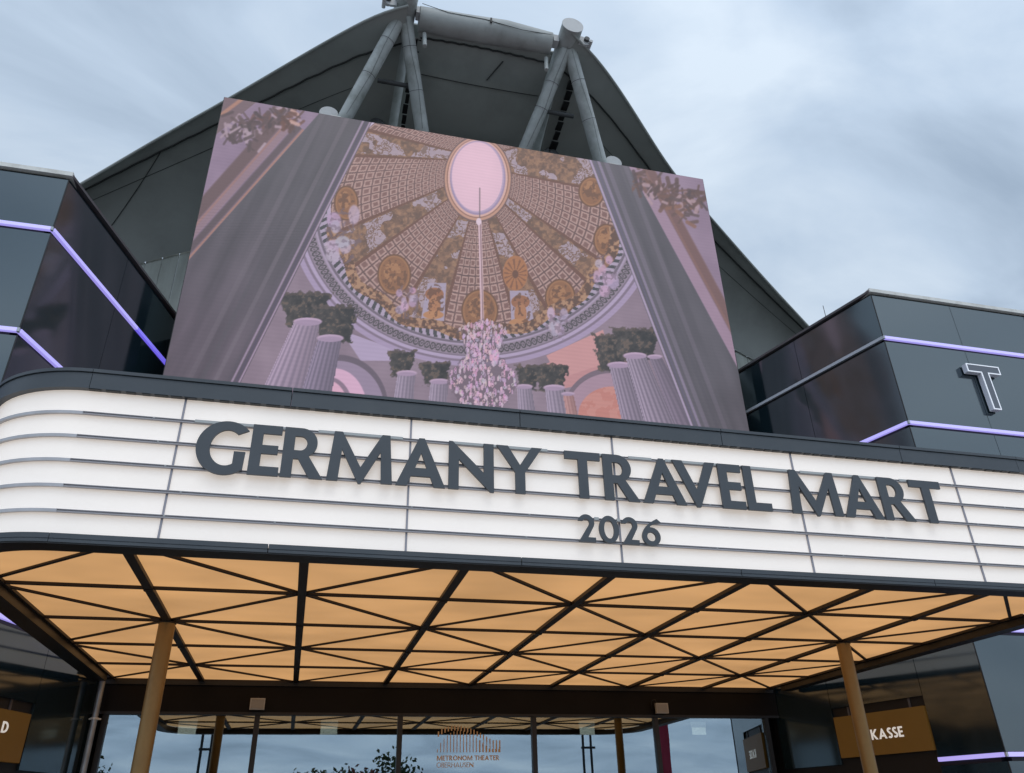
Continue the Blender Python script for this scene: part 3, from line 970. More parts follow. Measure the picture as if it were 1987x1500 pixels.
def smooth_curve(P, n):
    """resample by arc length and smooth a little"""
    s = np.concatenate([[0], np.cumsum(np.linalg.norm(np.diff(P, axis=0), axis=1))])
    q = np.linspace(0, s[-1], n)
    C = np.stack([np.interp(q, s, P[:, k]) for k in range(3)], 1)
    for _ in range(6):
        C[1:-1] = 0.25 * C[:-2] + 0.5 * C[1:-1] + 0.25 * C[2:]
    return C


def membrane_side(side, E):
    n, mv = 40, 18
    Ec, Bc = smooth_curve(E, n), smooth_curve(BK, n)

    def pt(u, v, lift=0.0):
        iu = u * (n - 1); i = min(int(iu), n - 2); f = iu - i
        e_ = Ec[i] * (1 - f) + Ec[i + 1] * f; b_ = Bc[i] * (1 - f) + Bc[i + 1] * f
        p = e_ * (1 - v) + b_ * v
        p = p + np.array([0, 0.25, 0.55]) * 4 * v * (1 - v) * (0.35 + 0.65 * u)
        return (XC + side * p[0], p[1] - lift, p[2] - lift)
    vb = 0.155
    panels_ = [(0, 1, 0.0, vb, 'hem_band', 'membrane_band'), (0, 1, vb, 1, 'membrane_panel', 'membrane')]
    for u0, u1, v0, v1, nm, mt in panels_:
        nu, nv = max(4, int(40 * (u1 - u0))), max(3, int(18 * (v1 - v0)))
        b = MB()
        for sgn in (0, 1):
            for i in range(nu + 1):
                for j in range(nv + 1):
                    p = pt(u0 + (u1 - u0) * i / nu, v0 + (v1 - v0) * j / nv)
                    b.v.append((p[0], p[1] + sgn * 0.03, p[2] + sgn * 0.05))
        N = (nu + 1) * (nv + 1)
        for i in range(nu):
            for j in range(nv):
                a = i * (nv + 1) + j
                q = (a, a + 1, a + nv + 2, a + nv + 1)
                b.f.append(q if side < 0 else q[::-1]); b.f.append(tuple(k + N for k in (q[::-1] if side < 0 else q)))
        for i in range(nu):
            a = i * (nv + 1); b.f.append((a, a + nv + 1, a + nv + 1 + N, a + N))
            a += nv; b.f.append((a, a + N, a + nv + 1 + N, a + nv + 1))
        for j in range(nv):
            b.f.append((j, j + N, j + 1 + N, j + 1))
            a = nu * (nv + 1) + j; b.f.append((a, a + 1, a + 1 + N, a + N))
        b.build(nm, mt, rf, smooth=True)
    # edge cable and seams
    MB().tube([pt(k / 40, 0.0, 0.01) for k in range(41)], 0.03, 8).build('edge_cable', 'membrane_band', rf, smooth=True)
    MB().tube([pt(k / 60, vb + 0.003 * math.sin(k * 1.7) * (1 if side < 0 else 0.4), 0.02) for k in range(61)], 0.022, 6).build('membrane_seam', 'seam_line', rf, smooth=True)
    if side < 0:
        MB().tube([pt(0.60 + 0.10 * v / 20, vb + (1 - vb) * v / 20, 0.012) for v in range(21)], 0.009, 6).build('membrane_seam', 'seam_line', rf, smooth=True)
    MB().tube([pt(0.1 + 0.8 * k / 30, 0.30 + 0.06 * k / 30, 0.004) for k in range(31)], 0.006, 5).build('membrane_seam', 'seam_line', rf, smooth=True)


membrane_side(-1, EL)
membrane_side(1, ER)

# middle field between the two frames
b = MB()
nx, ny = 14, 12


def midpt(a, v, lift=0.0):
    q = 1 - (a / 1.5) ** 2
    return (XC + a, 11.05 + 4.7 * v - lift, 14.72 - 1.4 * v - 0.25 * math.sin(math.pi * v) * q + 0.1 * q - lift)


for v0, v1 in ((0.0, 0.19), (0.19, 0.42), (0.42, 1.0)):
    b = MB()
    for sgn in (0, 1):
        for i in range(nx + 1):
            for j in range(5):
                p = midpt(-1.45 + 2.9 * i / nx, v0 + (v1 - v0) * j / 4)
                b.v.append((p[0], p[1], p[2] + 0.05 * sgn))
    N = (nx + 1) * 5
    for i in range(nx):
        for j in range(4):
            a = i * 5 + j
            q = (a, a + 1, a + 6, a + 5)
            b.f.append(q); b.f.append(tuple(k + N for k in q[::-1]))
    for i in range(nx):
        a = i * 5; b.f.append((a, a + 5, a + 5 + N, a + N)); a += 4; b.f.append((a, a + N, a + 5 + N, a + 5))
    for j in range(4):
        b.f.append((j, j + N, j + 1 + N, j + 1)); a = nx * 5 + j; b.f.append((a, a + 1, a + 1 + N, a + N))
    b.build('membrane_panel', 'membrane', rf, smooth=True)
MB().tube([midpt(-1.4 + 2.8 * k / 30, 0.035 + 0.002 * math.sin(k * 2.3), 0.015) for k in range(31)], 0.022, 6).build('membrane_seam', 'seam_line', rf, smooth=True)
MB().tube([midpt(-1.4 + 2.8 * k / 20, 0.19, 0.01) for k in range(21)], 0.009, 6).build('membrane_seam', 'seam_line', rf, smooth=True)
MB().tube([midpt(0.45 - 0.28 * k / 10 , 0.07 + 0.09 * k / 10, 0.012) for k in range(11)], 0.014, 6).build('membrane_seam', 'seam_line', rf, smooth=True)

# rolled cross member between the frame heads
rp_ = [(XC - 1.48, 10.93, 14.90), (XC - 0.5, 10.93, 14.93), (XC + 0.4, 10.93, 14.99), (XC + 1.42, 10.93, 14.96)]
MB().tube(rp_, [0.255, 0.265, 0.275, 0.235], 28).build('cross_roll', 'duct', rf, smooth=True)
MB().tube([(XC - 1.45, 10.69, 14.97 + 0.12), (XC - 0.9, 10.66, 14.93), (XC - 0.1, 10.655, 14.95), (XC + 0.05, 10.655, 14.93), (XC + 0.7, 10.66, 14.86), (XC + 1.4, 10.70, 14.96)], 0.007, 5).build('cable', 'cable', rf, smooth=True)
MB().box(XC + 0.0, XC + 0.035, 10.62, 10.66, 14.86, 15.0).build('cable_clip', 'cable', rf)

for s_ in (-1, 1):
    ax = XC + s_ * 1.78
    mast = MB().tube([(ax, 10.45, 15.05), (ax + s_ * 0.02, 11.3, 15.02), (ax + s_ * 0.05, 16.0, 14.6)], 0.235, 28).build('mast_tube', 'steel', rf, smooth=True)
    MB().tube([(ax, 10.43, 15.051), (ax, 10.449, 15.05)], 0.240, 28).build('end_cap', 'steel_cap', mast, smooth=True)
    # lacing gap strips either side of the mast
    b = MB()
    for k in range(18):
        y = 11.25 + k * 0.24
        w = 0.06 + random.uniform(0, 0.035)
        xx = ax + 0.31
        b.box(xx - w, xx + w, y, y + 0.24, 14.66 - 0.072 * k - 0.004 * (k % 2), 14.70 - 0.072 * k - 0.004 * (k % 2))
    b.build('lacing', 'black', rf)['kind'] = 'stuff'
    b = MB()
    b.box(ax - 0.62, ax + 0.62, 11.3, 16.0, 15.2, 15.24)
    b.v = [(x, y, z - (y - 11.3) * 0.12) for x, y, z in b.v]
    b.build('ridge_cover', 'membrane', rf)
    head = (ax + s_ * 0.04, 10.95, 14.87)
    so = [(head[0] + s_ * 0.05, head[1], head[2]), (XC + s_ * 2.76, 11.97, 12.84), (XC + s_ * 3.32, 12.58, 11.61)]
    si_ = [(head[0] - s_ * 0.05, head[1], head[2]), (XC + s_ * 1.16, 12.30, 13.15), (XC + s_ * 0.78, 13.08, 12.16)]
    for line in (so, si_):
        st = MB().tube(line, 0.148, 24).build('strut', 'steel', rf, smooth=True)
        a, c = Vector(line[0]), Vector(line[1])
        for q in (0.28, 0.62):
            p = a.lerp(c, q + random.uniform(-0.06, 0.06))
            d = (c - a).normalized()
            MB().tube([p - d * 0.005, p + d * 0.005], 0.152, 20).build('strap', 'steel_dark', st, smooth=True)
            MB().tube([p + d * 0.012, p + d * 0.022], 0.153, 20).build('strap', 'steel_cap', st, smooth=True)
        off = Vector((0.0, -0.12, -0.09))
        MB().tube([a + off, a.lerp(c, 0.3) + off * 1.02, a.lerp(c, 0.6) + off * 0.98 + Vector((0.05, 0, 0)), c + off], 0.0035, 5).build('cable', 'steel_dark', st)
    # lower braces behind, their shade put into the dark steel colour
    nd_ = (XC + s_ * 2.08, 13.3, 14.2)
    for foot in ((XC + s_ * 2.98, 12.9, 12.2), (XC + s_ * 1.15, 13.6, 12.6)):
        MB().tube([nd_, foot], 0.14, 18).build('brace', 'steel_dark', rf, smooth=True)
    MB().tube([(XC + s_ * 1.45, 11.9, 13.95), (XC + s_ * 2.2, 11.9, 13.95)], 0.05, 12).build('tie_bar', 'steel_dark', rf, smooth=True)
    # stub tube ends just above the screen
    MB().tube([(XC + s_ * 3.12, 12.02, 12.86), (XC + s_ * 3.12, 13.3, 12.86)], 0.19, 24).build('stub_tube', 'steel_cap', rf, smooth=True)
    # head plates and shackles towards the membrane edge
    hp = (ax + s_ * 0.22, 10.72, 15.0)
    pl = MB().glyph([[(0, 0.05), (0.18, 0.02), (0.30, -0.10), (0.27, -0.19), (0.12, -0.22), (0.0, -0.20)]], lambda u, v, d: (ax + s_ * (0.20 + u), 10.66 + d, 15.02 + v), 0.0, 0.05).build('head_plate', 'steel_cap', rf)
    MB().tube([(ax + s_ * 0.38, 10.60, 14.95), (ax + s_ * 0.38, 10.78, 14.95)], 0.06, 14).build('shackle_pin', 'steel_dark', pl, smooth=True)
    MB().tube([(ax + s_ * 0.46, 10.58, 14.86), (ax + s_ * 0.46, 10.80, 14.86)], 0.04, 12).build('shackle_pin', 'steel_cap', pl, smooth=True)
    MB().box(min(ax - s_ * 0.22, ax - s_ * 0.34), max(ax - s_ * 0.22, ax - s_ * 0.34), 10.75, 10.95, 14.86, 15.06).build('head_plate', 'steel_cap', rf)
    MB().tube([(ax - s_ * 0.44, 11.05, 14.62), (ax - s_ * 0.46, 11.02, 14.20)], 0.045, 12).build('hanger_rod', 'steel', rf, smooth=True)

# ------------------------------------------------------------------ LED video screen
SX0, SX1, SZ0, SZ1, SY = -2.565, 7.605, 5.70, 12.49, 11.72
NU, NV = 760, 500
rng = np.random.RandomState(5)


def vnoise(X, Y, scale, seed=0, octaves=3):
    tot = np.zeros_like(X); amp = 1.0; s = 0.0
    for o_ in range(octaves):
        r = np.random.RandomState(seed * 31 + o_).rand(64, 64)
        x, y = X / scale, Y / scale
        xi, yi = np.floor(x).astype(int), np.floor(y).astype(int)
        fx, fy_ = x - xi, y - yi
        fx = fx * fx * (3 - 2 * fx); fy_ = fy_ * fy_ * (3 - 2 * fy_)
        a, b_, c, d = r[yi % 64, xi % 64], r[yi % 64, (xi + 1) % 64], r[(yi + 1) % 64, xi % 64], r[(yi + 1) % 64, (xi + 1) % 64]
        tot += amp * ((a * (1 - fx) + b_ * fx) * (1 - fy_) + (c * (1 - fx) + d * fx) * fy_)
        s += amp; amp *= 0.55; scale = scale / 2.1
    return tot / s


def paint(U, V):
    """the displayed picture, a domed hall seen from below; drawn in the picture's own pixel frame"""
    w = 0.186983 * U + 0.270872 * V + 1
    X = (1433.84 * U + 250.586 * V + 303.344) / w
    Y = (267.549 * U - 548.917 * V + 788.349) / w
    img = np.zeros(X.shape + (3,))

    def put(mask, col, a=1.0):
        m_ = np.clip(mask, 0, 1)[..., None] * a
        img[:] = img * (1 - m_) + np.asarray(col, float) * m_

    def sstep(x, w_=1.2):
        return np.clip(x / w_ + 0.5, 0, 1)

    def poly(pts):
        """convex polygon, soft edge"""
        n = len(pts)
        ar = sum(pts[i][0] * pts[(i + 1) % n][1] - pts[(i + 1) % n][0] * pts[i][1] for i in range(n))
        if ar < 0:
            pts = pts[::-1]
        d = np.full(X.shape, 1e9)
        for i in range(n):
            (x0_, y0_), (x1_, y1_) = pts[i], pts[(i + 1) % n]
            L = math.hypot(x1_ - x0_, y1_ - y0_)
            d = np.minimum(d, ((x1_ - x0_) * (Y - y0_) - (y1_ - y0_) * (X - x0_)) / L)
        return sstep(d)

    def ell(cx_, cy_, a, b_, soft=None):
        r = np.sqrt(((X - cx_) / a) ** 2 + ((Y - cy_) / b_) ** 2)
        return sstep((1 - r) * min(a, b_), soft or 1.2)

    def line(x0_, y0_, x1_, y1_, w_, soft=1.2):
        L2 = (x1_ - x0_) ** 2 + (y1_ - y0_) ** 2
        t_ = np.clip(((X - x0_) * (x1_ - x0_) + (Y - y0_) * (y1_ - y0_)) / L2, 0, 1)
        return sstep(w_ / 2 - np.hypot(X - x0_ - t_ * (x1_ - x0_), Y - y0_ - t_ * (y1_ - y0_)), soft)

    n1 = vnoise(X, Y, 60, 1); n2 = vnoise(X, Y, 14, 2); n3 = vnoise(X, Y, 6, 3, 2)
    # ---- lower walls
    put(np.ones_like(X), (150, 134, 150))
    img[:] += ((n1 - 0.5) * 30)[..., None]
    put(poly([(1030, 720), (1170, 655), (1230, 700), (1140, 745), (1060, 760)]), (205, 150, 150))
    put(poly([(1060, 690), (1170, 640), (1190, 700), (1085, 735)]), (214, 160, 158))
    put(poly([(660, 640), (800, 690), (790, 700), (700, 700)]), (186, 174, 206))
    put(ell(1185, 800, 92, 86), (128, 112, 126)); put(ell(1186, 802, 86, 78), (178, 150, 168)); put(ell(1188, 806, 66, 56), (214, 150, 136))
    put(ell(1188, 806, 66, 56) * (n2 > 0.5), (204, 128, 112), 0.5)
    put(ell(655, 790, 98, 102), (112, 100, 116)); put(ell(655, 792, 90, 92), (160, 146, 172)); put(ell(650, 795, 62, 80), (226, 186, 214)); put(ell(640, 800, 46, 68), (150, 128, 150)); put(ell(636, 802, 41, 64), (232, 184, 208))
    # ---- entablature ring
    cxo, cyo = 922, 405
    r = np.sqrt(((X - cxo) / 352) ** 2 + ((Y - cyo) / 297) ** 2)
    th = np.arctan2((Y - cyo) / 297, (X - cxo) / 352)
    ring = (r < 1.0)
    put(sstep((1.03 - r) * 300), (176, 162, 196))
    put(sstep((1.0 - r) * 300), (140, 126, 148))
    put(sstep((0.985 - r) * 300), (186, 174, 206))
    put(sstep((0.965 - r) * 300), (134, 122, 140))
    put(sstep((0.955 - r) * 300), (160, 148, 168))
    # scroll frieze
    ph = th * 46 / math.pi * 2.0
    fr = (np.abs(r - 0.925) < 0.026)
    rr = np.hypot((ph % 1 - 0.5) * 2.0, (r - 0.925) / 0.026)
    put(fr * 1.0, (150, 138, 154))
    put(fr * (np.abs(rr - 0.78) < 0.2), (74, 72, 74), 0.85); put(fr * (rr < 0.3), (84, 80, 84), 0.7)
    put(sstep((0.893 - r) * 300), (178, 166, 192)); put(sstep((0.882 - r) * 300), (122, 112, 128)); put(sstep((0.868 - r) * 300), (168, 156, 178))
    # dentils
    dn = (np.abs(r - 0.842) < 0.024)
    put(dn * 1.0, (182, 172, 196)); put(dn * (((th * 62 / math.pi + (r - 0.84) * 9) % 1) < 0.5), (62, 66, 66), 0.9)
    put(sstep((0.816 - r) * 300), (188, 176, 204)); put(sstep((0.80 - r) * 300), (206, 194, 220))
    # ---- dome
    lo_, hi_ = np.full(X.shape, -0.4), np.full(X.shape, 1.6)
    for _ in range(18):
        mid = (lo_ + hi_) / 2
        g_ = ((X - (927 - 5 * mid)) / (64 + 216 * mid)) ** 2 + ((Y - (347 + 63 * mid)) / (81 + 158 * mid)) ** 2 - 1
        hi_ = np.where(g_ < 0, mid, hi_); lo_ = np.where(g_ < 0, lo_, mid)
    tt = (lo_ + hi_) / 2
    ang = np.degrees(np.arctan2((Y - (347 + 63 * tt)) / (81 + 158 * tt), (X - (927 - 5 * tt)) / (64 + 216 * tt)))
    dome = (tt < 1.0) & (tt > -0.02)
    base = np.array([150, 116, 106.])
    put(sstep((1.0 - tt) * 150), base)
    img[dome] = (base[None] + ((n1[dome] - 0.5) * 36)[:, None])
    # ribs every 40 degrees, centred on +-20 about straight down
    a3 = ang % 360
    ribs = [(25.2, 36.8), (58.3, 73.0), (104, 122.5), (151.5, 169.5), (207, 221.5), (262, 278), (318, 334 + 18)]
    rib_d = np.full(X.shape, 99.0); rw = np.full(X.shape, 8.0)
    cu = np.zeros_like(X)
    for i in range(len(ribs)):
        a0_, a1_ = ribs[i]
        c_, h_ = (a0_ + a1_) / 2, (a1_ - a0_) / 2
        d_ = np.abs((a3 - c_ + 180) % 360 - 180)
        sel = d_ - h_ < rib_d - rw
        rib_d = np.where(sel, d_, rib_d); rw = np.where(sel, h_, rw)
        b0_ = ribs[(i + 1) % len(ribs)][0]
        gapw = (b0_ - a1_) % 360
        q_ = ((a3 - a1_) % 360) / gapw
        cu = np.where(q_ < 1, q_ * round(gapw / 4.6), cu)
    cof = dome & (rib_d > rw)
    cv = np.clip(tt, 0, 1) ** 0.78 * 14
    fu, fv = np.abs(cu % 1 - 0.5), np.abs(cv % 1 - 0.5)
    mx_ = np.maximum(fu, fv)
    lw_ = cof * (mx_ > 0.455); put(lw_ * 1.0, (102, 78, 74), 0.85)
    pw_ = cof * (mx_ > 0.27) * (mx_ < 0.40); put(pw_ * 1.0, (198, 168, 156), 0.82)
    put(cof * (mx_ < 0.2), (132, 94, 84), 0.6)
    ribm = dome & (rib_d <= rw)
    n4 = vnoise(X, Y, 9, 17, 3)
    gold = np.stack([142 + 70 * (n4 - 0.5), 108 + 60 * (n4 - 0.5), 80 + 46 * (n4 - 0.5)], -1)
    rm = ribm[..., None]
    img[:] = np.where(rm, gold, img)
    put(ribm * (n3 > 0.60), (108, 82, 64), 0.6); put(ribm * (n3 < 0.36), (180, 140, 98), 0.5)
    lav = ribm & (rib_d < rw - 1.6) & (vnoise(X, Y, 26, 9, 2) + 0.30 * np.exp(-((tt - 0.17) / 0.14) ** 2) + 0.24 * np.exp(-((tt - 0.74) / 0.10) ** 2) > 0.66)
    put(lav * 1.0, (188, 178, 198), 0.8)
    put(lav * (np.abs(n4 - 0.5) < 0.055), (132, 100, 76), 0.85)
    put(lav * (n4 > 0.66), (120, 92, 70), 0.7)
    edge_ = dome & (np.abs(rib_d - rw) < 0.9); put(edge_ * 1.0, (122, 80, 60), 0.9)
    # busts near the foot of the two lower ribs
    for bx, by in ((845, 585), (1012, 600)):
        sg_ = -1 if bx < 900 else 1
        put(poly([(bx - 19 - 4 * sg_, by - 36), (bx + 17 - 4 * sg_, by - 36), (bx + 22 + 5 * sg_, by + 38), (bx - 24 + 5 * sg_, by + 38)]), (176, 168, 190))
        put(ell(bx - 2, by - 14, 18, 13), (168, 112, 70)); put(ell(bx - 2, by + 10, 12, 22), (186, 130, 82)); put(ell(bx - 4, by + 26, 20, 8), (196, 142, 90))
        put(ell(bx, by, 18, 34) * (n3 > 0.56), (112, 74, 48), 0.7)
    # sunburst
    put(ell(1000, 530, 24, 34) , (184, 124, 70)); aa = np.arctan2(Y - 532, X - 1000)
    put(ell(1000, 532, 22, 30) * (np.sin(aa * 14) > 0.4), (130, 84, 52), 0.7); put(ell(1000, 532, 6, 8), (120, 78, 50))
    # medallions
    for mx0, my0, ma, mb in ((765, 533, 33, 40), (931, 603, 36, 42), (1087, 577, 30, 36), (1176, 466, 25, 32), (672, 394, 24, 34), (1148, 372, 26, 30)):
        put(ell(mx0, my0, ma, mb), (122, 84, 54)); put(ell(mx0, my0, ma - 3, mb - 3), (172, 122, 72)); put(ell(mx0, my0, ma - 6, mb - 6), (156, 108, 64))
        put(ell(mx0, my0, ma - 8, mb - 9) * (n3 > 0.55), (112, 76, 48), 0.65); put(ell(mx0 - 4, my0 - 6, ma * .5, mb * .5) * (n3 < 0.42), (196, 146, 92), 0.6)
    # gilt garland along the rim
    gar = np.abs(tt - 0.985 + 0.025 * np.sin(ang / 4.0)) < 0.045
    gar &= (Y > 440)
    put(gar * 1.0, (150, 110, 78)); put(gar * (n3 > 0.56), (98, 70, 52), 0.8); put(gar * (n3 < 0.42), (194, 156, 116), 0.8)
    # white figures
    for fx_, fy0, fs in ((664, 458, 1.6), (790, 585, 1.0), (1082, 628, 1.0), (1172, 535, 1.25)):
        for q in range(9):
            dx_, dy_ = rng.uniform(-17, 17) * fs, rng.uniform(-26, 26) * fs
            put(ell(fx_ + dx_, fy0 + dy_, rng.uniform(5, 9) * fs, rng.uniform(6, 12) * fs, 3), (196 + rng.randint(-14, 14), 178 + rng.randint(-14, 10), 202), 0.85)
        put(ell(fx_, fy0, 24 * fs, 34 * fs) * (n3 > 0.60), (132, 114, 132), 0.55)
    # oculus
    put(ell(927, 347, 66, 84), (122, 96, 92)); put(ell(927, 347, 64, 81), (206, 160, 132)); put(ell(927, 346, 60, 77), (156, 112, 92)); put(ell(927, 346, 58, 75), (226, 186, 170))
    put(ell(927, 345, 54, 72), (168, 152, 188)); put(ell(927, 344, 51, 69), (190, 174, 204)); put(ell(926, 343, 49, 67), (236, 202, 218)); put(ell(924, 330, 40, 50, 30), (244, 208, 224), 0.7)
    # ---- capitals and columns

    def capital(x0_, y0_, x1_, y1_):
        """acanthus capital: flared bell with rows of leaves and a lighter slab on top"""
        f = (Y - y0_) / (y1_ - y0_)
        cxm, hw_ = (x0_ + x1_) / 2, (x1_ - x0_) / 2
        n5 = vnoise(X, Y, 8, 19, 3)
        flare = hw_ * (1.0 - 0.34 * np.clip(f, 0, 1)) + 16 * (n5 - 0.5) + 8 * (n3 - 0.5)
        lean = cxm
        m_ = sstep(flare - np.abs(X - lean), 3) * sstep((f - 0.02) * (y1_ - y0_) + 14 * (n5 - 0.5), 3) * sstep((1.12 - f) * (y1_ - y0_) + 10 * (n5 - 0.5), 3)
        q_ = (X - lean) / np.maximum(flare, 1)
        sh_ = 58 + 60 * (n5 - 0.5) + 40 * (n3 - 0.5) - 14 * q_
        c_ = np.stack([sh_ * 1.06, sh_ * 1.0, sh_ * 0.92], -1)
        img[:] = img * (1 - m_[..., None]) + c_ * m_[..., None]
        put(m_ * (n3 > 0.60) * (n5 > 0.5), (124, 104, 84), 0.6)
        put(m_ * (f < 0.12), (110, 92, 82), 0.45)

    def column(tx0, tx1, ty_, bx0, bx1, by_, fl, c0=(188, 176, 200), c1=(104, 98, 118)):
        f = (Y - ty_) / (by_ - ty_)
        xl_, xr_ = tx0 + (bx0 - tx0) * f, tx1 + (bx1 - tx1) * f
        q = (X - xl_) / np.maximum(xr_ - xl_, 1)
        m_ = (q > 0) & (q < 1) & (f > 0) & (f < 1.3)
        sh = np.clip(0.55 + 0.75 * np.cos(np.arcsin(np.clip(2 * q - 1, -1, 1)) * fl * 2), 0, 1)
        c_ = np.asarray(c0, float) * (1 - 0.25 * np.clip(q, 0, 1))[..., None]
        c_ = c_ * (0.55 + 0.45 * sh)[..., None] + np.asarray(c1, float) * (0.45 * (1 - sh))[..., None]
        img[m_] = c_[m_]
        cxm, ww = (tx0 + tx1) / 2, (tx1 - tx0) / 2 + 3
        put(ell(cxm, ty_ + 2, ww, ww * 0.28), (198, 176, 204)); put(ell(cxm, ty_ + 4, ww - 2, ww * 0.2), (160, 142, 172), 0.6)

    for args in ((752, 680, 806, 726), (812, 702, 876, 742), (1000, 708, 1048, 752), (1034, 706, 1106, 752)):
        capital(*args)
    column(772, 806, 722, 758, 800, 812, 8); column(836, 869, 738, 828, 866, 815, 8)
    column(1003, 1031, 748, 1006, 1042, 820, 8); column(1057, 1093, 750, 1066, 1110, 832, 8)
    column(1092, 1112, 762, 1104, 1128, 835, 5, (214, 166, 160), (150, 104, 104))
    put(poly([(596, 640), (612, 640), (560, 790), (500, 790)]), (126, 114, 128), 0.8)
    capital(540, 566, 642, 628); capital(604, 592, 696, 656)
    column(572, 622, 622, 500, 590, 776, 9, (194, 176, 202), (112, 104, 126)); column(618, 664, 654, 578, 640, 782, 9, (164, 152, 180), (88, 84, 104))
    capital(1150, 648, 1222, 712); capital(1186, 636, 1284, 692)
    column(1258, 1282, 690, 1322, 1372, 860, 6, (150, 138, 160), (96, 90, 108))
    column(1181, 1220, 706, 1214, 1266, 848, 9, (178, 166, 190), (92, 86, 104)); column(1212, 1252, 688, 1262, 1326, 858, 9, (184, 172, 196), (92, 86, 104))
    # ---- chandelier
    put(line(931, 365, 931, 432, 2.0), (120, 108, 112)); put(line(931, 430, 937, 660, 6.5), (222, 196, 204)); put(line(932, 430, 938, 660, 1.4), (120, 84, 84)); put(ell(929, 430, 5, 7), (230, 214, 226))
    prof = [(620, 10), (640, 48), (665, 36), (690, 30), (705, 46), (725, 62), (745, 66), (770, 52), (790, 34), (806, 14)]
    hw = np.interp(Y, [p[0] for p in prof], [p[1] for p in prof], left=0, right=0)
    ch_m = sstep(hw - np.abs(X - 937) + 16 * (n3 - 0.5), 3) * (Y > 618) * (Y < 808)
    put(ch_m, (112, 96, 110), 0.6)
    for q in range(560):
        yy = rng.uniform(622, 804); h_ = np.interp(yy, [p[0] for p in prof], [p[1] for p in prof])
        xx = 937 + rng.uniform(-1, 1) * h_
        c_ = (226 + rng.randint(-24, 16), 196 + rng.randint(-24, 16), 218 + rng.randint(-16, 12))
        sx_, sy_ = rng.uniform(1.3, 2.8), rng.uniform(2.6, 6.0)
        x_lo, x_hi, y_lo, y_hi = xx - 8, xx + 8, yy - 10, yy + 10
        sub = (X > x_lo) & (X < x_hi) & (Y > y_lo) & (Y < y_hi)
        r2 = ((X[sub] - xx) / sx_) ** 2 + ((Y[sub] - yy) / sy_) ** 2
        a_ = np.where((r2 < 1) & ((r2 > 0.2) | (q % 2 == 0)), 0.75, 0.0)[:, None]
        img[sub] = img[sub] * (1 - a_) + np.array(c_, float) * a_
    # ---- big grey pilasters out of focus, and the corners beyond

    def side_coord(x0_, y0_, x1_, y1_):
        """signed distance across a slanted line, and position along"""
        L = math.hypot(x1_ - x0_, y1_ - y0_)
        return ((x1_ - x0_) * (Y - y0_) - (y1_ - y0_) * (X - x0_)) / L, ((X - x0_) * (x1_ - x0_) + (Y - y0_) * (y1_ - y0_)) / L

    # left
    dl, sl = side_coord(722, 236, 448, 780)            # >0 on the far left of this line
    w_l = np.clip(dl, 0, None)
    m_l = sstep(dl, 1.5)
    tone = 92 + 12 * (n1 - 0.5) + 26 * (vnoise(dl * 1.0, sl * 0.08 + 500, 16, 12, 2) - 0.5) + 8 * np.clip((sl - 300) / 300, 0, 1)
    img[:] = img * (1 - m_l[..., None]) + np.stack([tone * (1.0 + 0.03 * np.clip((sl - 200) / 300, 0, 1)), tone * (0.985 - 0.05 * np.clip((sl - 200) / 300, 0, 1)), tone * 1.06], -1) * m_l[..., None]
    for q, wq, c_, a_ in ((3, 3, (188, 166, 196), .9), (9, 4, (92, 80, 108), .8), (16, 4, (176, 158, 186), .85), (24, 3, (96, 90, 104), .6), (46, 8, (124, 118, 128), .5), (70, 8, (92, 90, 98), .5), (92, 10, (120, 114, 124), .4)):
        put(sstep(wq / 2 - np.abs(dl - q), 2) * (sl > -40), c_, a_)
    img[:] -= (m_l * 9 * (np.sin(dl / 9.0) * (sl > 150)) * np.clip(dl / 40, 0, 1))[..., None] * 0.35
    db, sb_ = side_coord(582, 262, 330, 545)
    m_b = sstep(db, 2) * (X < 640)
    put(m_b, (150, 130, 156))
    img[:] += (m_b * (n1 - 0.5) * 26)[..., None]
    for q, wq, c_, a_ in ((2, 4, (186, 134, 104), .9), (12, 13, (98, 82, 86), .9), (27, 13, (158, 132, 142), .9), (35, 4, (176, 128, 108), .8), (50, 24, (112, 86, 84), .9)):
        put(sstep(wq / 2 - np.abs(db - q), 4) * m_b * (sb_ > -12), c_, a_)
    put(poly([(436, 188), (500, 196), (418, 262), (424, 236)]), (122, 98, 98), .8)
    put(line(430, 222, 470, 192, 7, 3), (192, 140, 112), .9)

    def leaves(cx_, cy_, wd_, ht_, n_, slope, cols):
        for q in range(n_):
            u_ = rng.uniform(-1, 1)
            xx = cx_ + u_ * wd_; yy = cy_ + slope * u_ * wd_ + rng.normal(0, 0.45) * ht_
            an = rng.uniform(0, math.pi); L_ = rng.uniform(4, 13)
            put(line(xx - L_ * math.cos(an), yy - L_ * math.sin(an), xx + L_ * math.cos(an), yy + L_ * math.sin(an), rng.uniform(3, 8), 3), cols[rng.randint(len(cols))], 0.85)
    # keep foliage inside the corner field
    keep = img.copy()
    leaves(505, 236, 74, 30, 90, -0.30, [(92, 70, 72), (78, 58, 60), (104, 78, 76), (86, 62, 62), (182, 162, 174), (120, 80, 68)])
    leaves(480, 262, 30, 34, 16, 0.6, [(92, 72, 72), (108, 84, 82), (190, 172, 184)])
    leaves(566, 232, 20, 30, 14, 0.2, [(120, 76, 58), (100, 66, 54), (214, 176, 160)])
    okm = ((m_b > 0.5) | ((X > 540) & (X < 592) & (Y < 268))) & (Y < 330)
    img[~okm] = keep[~okm]
    # right
    dr, sr = side_coord(1140, 305, 1352, 860)
    dr = -dr
    m_r = sstep(dr, 1.5)
    tone = 98 + 12 * (n1 - 0.5) + 34 * (vnoise(dr, sr * 0.06 + 300, 15, 14, 2) - 0.5)
    img[:] = img * (1 - m_r[..., None]) + np.stack([tone, tone * 0.985, tone * 1.07], -1) * m_r[..., None]
